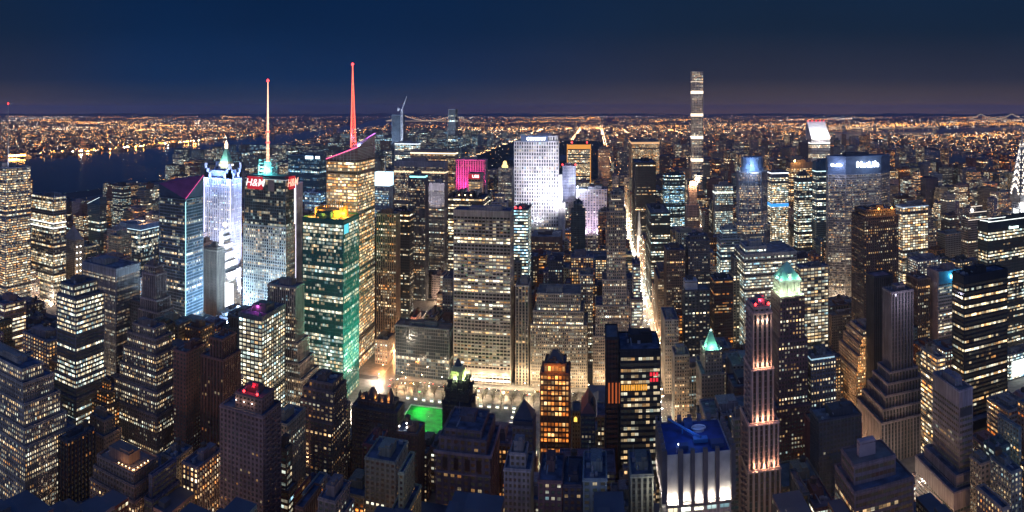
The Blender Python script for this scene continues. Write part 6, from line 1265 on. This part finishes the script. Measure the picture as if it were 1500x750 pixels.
# ------------------------------------------------------------------ park rink, kiosks, trees, traffic, lamps
sheet('park_paving', [(-228, street(40)+9), (60, street(40)+9), (60, street(42)-10), (-228, street(42)-10)], .44, flat('gravel_paving', (.30,.27,.23), .9, 0, .7, 1.3, .15))
ICE = flat('ice_with_green_light', (.05,.50,.12), .5, 0, .45, 1.35, .12)  # green floodlight put into the colour of white ice
RX0, RX1, RY0, RY1 = -196, -116, 590, 668
sheet('ice', [(RX0, RY0), (RX1, RY0), (RX1, RY1), (RX0, RY1)], .52, ICE)
rk = thing('rink_barrier', 'white barrier wall running round the green-lit skating rink', 'barrier', ((RX0+RX1)/2, (RY0+RY1)/2, .45))
for (a, b, c, d) in ((RX0-1, RX1+1, RY0-1, RY0-.4), (RX0-1, RX1+1, RY1+.4, RY1+1), (RX0-1, RX0-.4, RY0-.4, RY1+.4), (RX1+.4, RX1+1, RY0-.4, RY1+.4)):
    m = MB(); m.box(a, b, c, d, .45, 1.7); m.link('barrier_panel', flat('barrier_white', (.8,.8,.78), .6), rk)
POLE = flat('pole_dark', (.05,.05,.05), .5, .5)
for k, (x, y) in enumerate(((RX0+8, RY0-3), (-146, RY0-3), (RX1-8, RY0-3), (RX0+8, RY1+3), (-146, RY1+3), (RX1-8, RY1+3))):
    t = thing('floodlight_mast', ['green floodlight mast at the near left corner of the rink', 'green floodlight mast at the middle of the near rink side', 'green floodlight mast at the near right corner of the rink', 'green floodlight mast at the far left corner of the rink', 'green floodlight mast at the middle of the far rink side', 'green floodlight mast at the far right corner of the rink'][k], 'floodlight', (x, y, .45), 'floodlight masts round the rink')
    m = MB(); m.tube((x, y, .45), (x, y, 15), .14, 5); m.link('mast', POLE, t); m = MB(); m.box(x-.6, x+.6, y-.3, y+.3, 14.6, 15.3); m.link('lamp_head', glow('green_head', (.1,1,.3), 5), t)
    light('SPOT', (x, y, 14.0), 30000, (.0,1,.10), t, .4, to=((x-146)/2 if k % 3 == 1 else x*.75-36, (y+628)/2, .5), spot=100, blend=.5)
# kiosks
kroot = thing('market_kiosk', 'small glass market kiosk with lit front beside the skating rink', 'kiosk', (0, 0, 0), 'market kiosks round the rink')
m = MB(); m.box(-2, 2, -1.6, 1.6, 0, 2.6, 0); m.link('kiosk_wall', flat('kiosk_wall', (.5,.5,.48), .5), kroot)
m = MB(); m.face([(-2.3, -2, 2.6), (2.3, -2, 2.6), (2.3, 0, 3.6), (-2.3, 0, 3.6)]); m.face([(2.3, 2, 2.6), (-2.3, 2, 2.6), (-2.3, 0, 3.6), (2.3, 0, 3.6)]); m.face([(-2.3, 2, 2.6), (-2.3, -2, 2.6), (-2.3, 0, 3.6)]); m.face([(2.3, -2, 2.6), (2.3, 2, 2.6), (2.3, 0, 3.6)]); m.link('kiosk_roof', flat('kiosk_roof', (.6,.62,.6), .5), kroot)
m = MB(); m.box(-1.7, 1.7, -1.66, -1.61, .9, 2.3); m.link('lit_front', glow('kiosk_light', (1,.9,.7), 2.6), kroot)
def copy_thing(root, loc, rz=0, label=None):
    r = root.copy(); COL.objects.link(r); r.location = loc; r.rotation_euler = (0, 0, rz)
    if label: r['label'] = label
    for ch in list(root.children):
        c = ch.copy(); COL.objects.link(c); c.parent = r
    return r
spots = [(x, 682) for x in range(-204, -60, 9)]+[(x, 577) for x in range(-204, -70, 12)]+[(-208+1, y) for y in range(596, 676, 14)]+[(-86, y) for y in range(590, 680, 12)]+[(-75, y) for y in range(596, 680, 14)]
kroot.location = (*spots[0], .46)
for x, y in spots[1:]: copy_thing(kroot, (x, y, .46), 0 if y > 580 else pi)
# bare park trees with a haze of twigs
def tree_meshes(seed):
    T = random.Random(seed); tr, cr = MB(), MB()
    tr.tube((0, 0, 0), (0, 0, 3.5), .28, 6, r2=.2)
    for k in range(8):
        a = 2*pi*k/8+T.uniform(-.3, .3); e = T.uniform(2.2, 4); z = T.uniform(7, 11.5); p = (e*cos(a), e*sin(a), z)
        tr.tube((0, 0, 3.3), (p[0]*.45, p[1]*.45, z*.68), .15, 4, r2=.09); tr.tube((p[0]*.45, p[1]*.45, z*.68), p, .09, 3, r2=.03)
        for j in range(34):
            q = np.array(p)*T.uniform(.55, 1.05)+np.array([T.gauss(0, .9), T.gauss(0, .9), T.gauss(.2, .9)]); s = T.uniform(.2, .5); b_ = T.uniform(0, 6)
            cr.face([tuple(q), tuple(q+[s*cos(b_), s*sin(b_), s]), tuple(q+[-s*sin(b_), s*cos(b_), s*.7])])
    return tr.mesh('trunk', [flat('bark', (.16,.13,.10), .9)]), cr.mesh('crown', [flat('twigs', (.30,.27,.18), .9, 0, .6, 1.5, .5)])
TM = [tree_meshes(k) for k in range(3)]
spots = []
for row in (692, 698.5, 705): spots += [(x+F.uniform(-1.5, 1.5), row+F.uniform(-1, 1)) for x in range(-222, 30, 11)]
for row in (573,): spots += [(x+F.uniform(-1.5, 1.5), row) for x in range(-222, 20, 12)]
spots += [(x, y+F.uniform(-2, 2)) for x in (-218, -50, -38, -26) for y in range(586, 686, 11)]
for k, (x, y) in enumerate(spots):
    t = thing('park_tree', 'bare leafless plane tree in the lit park around the skating rink', 'tree', (x, y, .46), 'bare trees round the park'); t.rotation_euler = (0, 0, F.uniform(0, 6)); t.scale = (F.uniform(.85, 1.15),)*3
    for nm, me in zip(('trunk', 'crown'), TM[k % 3]): o = bpy.data.objects.new(nm, me); COL.objects.link(o); o.parent = t
# fountain, library, low park pavilion
fo = thing('fountain', 'round stone fountain basin at the left end of the park', 'fountain', (-214, 628, .45)); m = MB(); m.prism(-214, 628, .45, 1.1, 5.5, 5.2, 20); m.prism(-214, 628, 1.1, 2.4, 1, .8, 10); m.prism(-214, 628, 2.4, 2.8, 2.2, 2.4, 14); m.link('basin', MATS['pale_stone'], fo)
li = thing('library', 'pale marble library with grey pitched roofs behind the orange-glowing tower', 'library', (26, 640, .42)); LAND.append((870, 640, 'library', 25))
lst = dict(STY['masonry'], bay=5, fh=9, pw=.45, sh=.3, lit=.35, warm=.6, d=.8); tier(li, -8, 58, 594, 694, .42, 22, lst, (.5,.45,.38), name='library_wall', crown=4)
m = MB()
for (a, c, d, e) in ((-8, 58, 594, 616), (-8, 58, 672, 694), (-8, 12, 616, 672), (38, 58, 616, 672)):
    if c-a > e-d: y_ = (d+e)/2; m.face([(a, d, 21), (c, d, 21), (c, y_, 28), (a, y_, 28)]); m.face([(c, e, 21), (a, e, 21), (a, y_, 28), (c, y_, 28)]); m.face([(a, e, 21), (a, d, 21), (a, y_, 28)]); m.face([(c, d, 21), (c, e, 21), (c, y_, 28)])
    else: x_ = (a+c)/2; m.face([(a, e, 21), (a, d, 21), (x_, d, 28), (x_, e, 28)]); m.face([(c, d, 21), (c, e, 21), (x_, e, 28), (x_, d, 28)])
m.link('pitched_roof', flat('slate_roof', (.14,.15,.17), .7), li); m = MB(); m.face([(12, 616, 15), (38, 616, 15), (38, 672, 15), (12, 672, 15)]); m.link('court_roof', ROOF, li)
# cars
def car_mesh(name, mat, head):
    m = MB(); m.box(-.95, .95, -2.3, 2.3, .35, .95, 0, skip='B'); 
    v = [(-.8, -1.2, .95), (.8, -1.2, .95), (.8, 1.4, .95), (-.8, 1.4, .95), (-.65, -.6, 1.5), (.65, -.6, 1.5), (.65, 1.0, 1.5), (-.65, 1.0, 1.5)]
    for q in ((0, 1, 5, 4), (1, 2, 6, 5), (2, 3, 7, 6), (3, 0, 4, 7)): m.face([v[i] for i in q], mi=1)
    m.face([v[i] for i in (4, 5, 6, 7)], mi=0)
    for sx in (-1, 1):
        for sy in (-1.4, 1.4): m.tube((sx*.98, sy, .36), (sx*.72, sy, .36), .36, 8, 3)
        m.box(sx*.65-.24, sx*.65+.24, -2.38, -2.31, .5, .85, 2); m.box(sx*.7-.2, sx*.7+.2, 2.31, 2.37, .6, .85, 4)
    return m.mesh(name, [mat, flat('car_glass', (.02,.02,.03), .1), glow('headlight', (1,.93,.8), 55), flat('tyre', (.02,.02,.02), .9), glow('taillight', (1,.04,.02), 25)])
CARS = [('yellow', car_mesh('taxi', flat('taxi_yellow', (.75,.45,.03), .35), 1)), ('white', car_mesh('car', flat('car_white', (.7,.7,.7), .35), 1)), ('black', car_mesh('car', flat('car_black', (.02,.02,.025), .3), 1)), ('silver', car_mesh('car', flat('car_silver', (.4,.42,.44), .3, .5), 1))]
def car(x, y, rz, where):
    c_, me = F.choice(CARS); o = bpy.data.objects.new('taxi' if c_ == 'yellow' else 'car', me); COL.objects.link(o); o.location = (x, y, .27); o.rotation_euler = (0, 0, rz)
    tag(o, f'{c_} {"taxi" if c_ == "yellow" else "car"} with its lights on, driving {where}', 'car', f'cars {where}')
y = 600
while y < 1950:
    for lane in (-7.2, -3.6, 0, 3.6, 7.2):
        if F.random() < .42: car(73+lane+F.uniform(-.3, .3), y+F.uniform(-3, 3), 0, 'down the brightly lit avenue')
    y += 17 if y < 1300 else 30
for k in range(26): car(-232+k*11+F.uniform(-2, 2), street(42)+F.choice((-4.5, -1.5, 1.5, 4.5)), F.choice((pi/2, -pi/2)), 'along the street behind the park')
for k in range(16): car(-240+F.choice((-6, -2, 2, 6)), 470+k*17, pi, 'up the side avenue left of the park')
# glowing screens added on the square to cast bluish light: abstract colour fields
def screen(x0, x1, y0, y1, z0, z1, col, s, lab):
    t = thing('added_light_screen', lab, 'screen', ((x0+x1)/2, (y0+y1)/2, 0)); m = MB(); m.box(x0, x1, y0, y1, z0, z1); m.link('screen_face', glow('screen_%d' % int(x0*-10+y0), col, s, True), t)
    m = MB(); m.box(x0+.3, x1-.3, y0+.3, y1-.3, .4, z0-.01); m.link('support', POLE, t)
screen(-420, -417, 645, 700, 12, 64, (.45,.72,1), 70, 'wide bluish added light screen turned towards the wedge-roofed tower')
screen(-476, -460, 768, 770, 12, 44, (.55,.7,1), 5, 'tall bluish added light screen glowing on the square below the slim brown tower')
screen(-500, -470, 868, 870, 10, 40, (.8,.75,1), 6, 'lavender added light screen on the square beside the white floodlit stepped tower')
screen(-452, -450, 772, 800, 10, 46, (.4,.65,1), 5, 'blue added light screen facing the wedge-roofed tower')
screen(-440, -412, 905, 907, 12, 50, (.5,.6,1), 5, 'large blue added light screen on the square behind the red-sign tower')
screen(-440, -438, 830, 850, 10, 44, (1,.5,.7), 4, 'pinkish added light screen behind the red-sign tower')
# street lamps
lp = MB(); lp.tube((0, 0, 0), (0, 0, 8.6), .11, 6, r2=.07); lp.tube((0, 0, 8.6), (1.8, 0, 9.1), .06, 4); lampme_p = lp.mesh('lamp_post', [POLE])
lh = MB(); lh.prism(2.1, 0, 8.85, 9.1, .45, .3, 8); lampme_h = lh.mesh('lamp_head', [glow('street_lamp_light', (1,.70,.38), 40)])
def lamp(x, y, e, col=(1,.60,.30), where='at a street crossing between the towers', rz=0):
    t = thing('street_lamp', f'tall street lamp with a glowing orange head {where}', 'street lamp', (x, y, .42), f'street lamps {where}'); t.rotation_euler = (0, 0, rz)
    for nm, me in (('lamp_post', lampme_p), ('lamp_head', lampme_h)): o = bpy.data.objects.new(nm, me); COL.objects.link(o); o.parent = t
    l = bpy.data.lights.new('lamp_light', 'POINT'); l.energy = e; l.color = col; l.shadow_soft_size = .5
    o = bpy.data.objects.new('lamp_light', l); COL.objects.link(o); o.parent = t; o.location = (2.1, 0, 8.6)
for s in range(39, 59):
    for j, q in enumerate((12, 50)):
        for e in (-1, 1):
            if street(s)+q > 560: lamp(73+e*12.5, street(s)+q, 24000 if s < 50 else 42000, (1,.66,.38) if F.random() < .7 else (.9,1,.85), 'lining the brightly lit avenue', 0 if e < 0 else pi)
for i_, a_ in enumerate(AVE[:12]):
    if a_ == 73: continue
    for s in range(34, 59):
        px = to_px(a_, street(s))[0]
        if px < -20 or px > 1520 or i_ < 1: continue
        warmth = F.random(); lt_ = min(LAND, key=lambda q: abs(q[0]-px)+abs(q[1]-street(s))*.25)
        lamp(a_-11.6, street(s)-7, 70000 if abs(a_) < 900 else 30000, (1,.55+.3*warmth,.25+.4*warmth)); bpy.context.scene.objects[-1].parent['label'] = f'street lamp at the crossing {"behind" if street(s) > lt_[1] else "in front of"} the {lt_[2]}'
for x in range(-225, 60, 24): lamp(x, street(42)+7.6, 6500, (1,.72,.45), 'along the street behind the park', -pi/2)
for x in range(-215, -20, 28):
    for y in (700, 584): lamp(x, y, 10000, (1,.82,.58), 'among the park trees')
for k, (x, y) in enumerate(((-262, 742), (-232, 760), (-225, 715), (-262, 790), (-228, 830))): lamp(x+6, y, 30000, (1,.38,.10), 'at the orange-lit corner left of the park')

# ------------------------------------------------------------------ night air
if HAZE:
    hz = MB(); hz.box(-30800, 30800, -400, 30800, -1, 445); ho = hz.link('haze', STEEL); tag(ho, 'thin night haze lying over the whole city', 'haze', kind='stuff')
    hm = bpy.data.materials.new('night_air'); hm.use_nodes = True; hn = hm.node_tree; hn.nodes.remove(hn.nodes['Principled BSDF'])
    pvn = hn.nodes.new('ShaderNodeVolumePrincipled'); pvn.inputs['Color'].default_value = (.55, .68, 1, 1); pvn.inputs['Density'].default_value = HAZE; pvn.inputs['Anisotropy'].default_value = .3
    hn.links.new(pvn.outputs[0], hn.nodes['Material Output'].inputs['Volume']); ho.data.materials.clear(); ho.data.materials.append(hm)
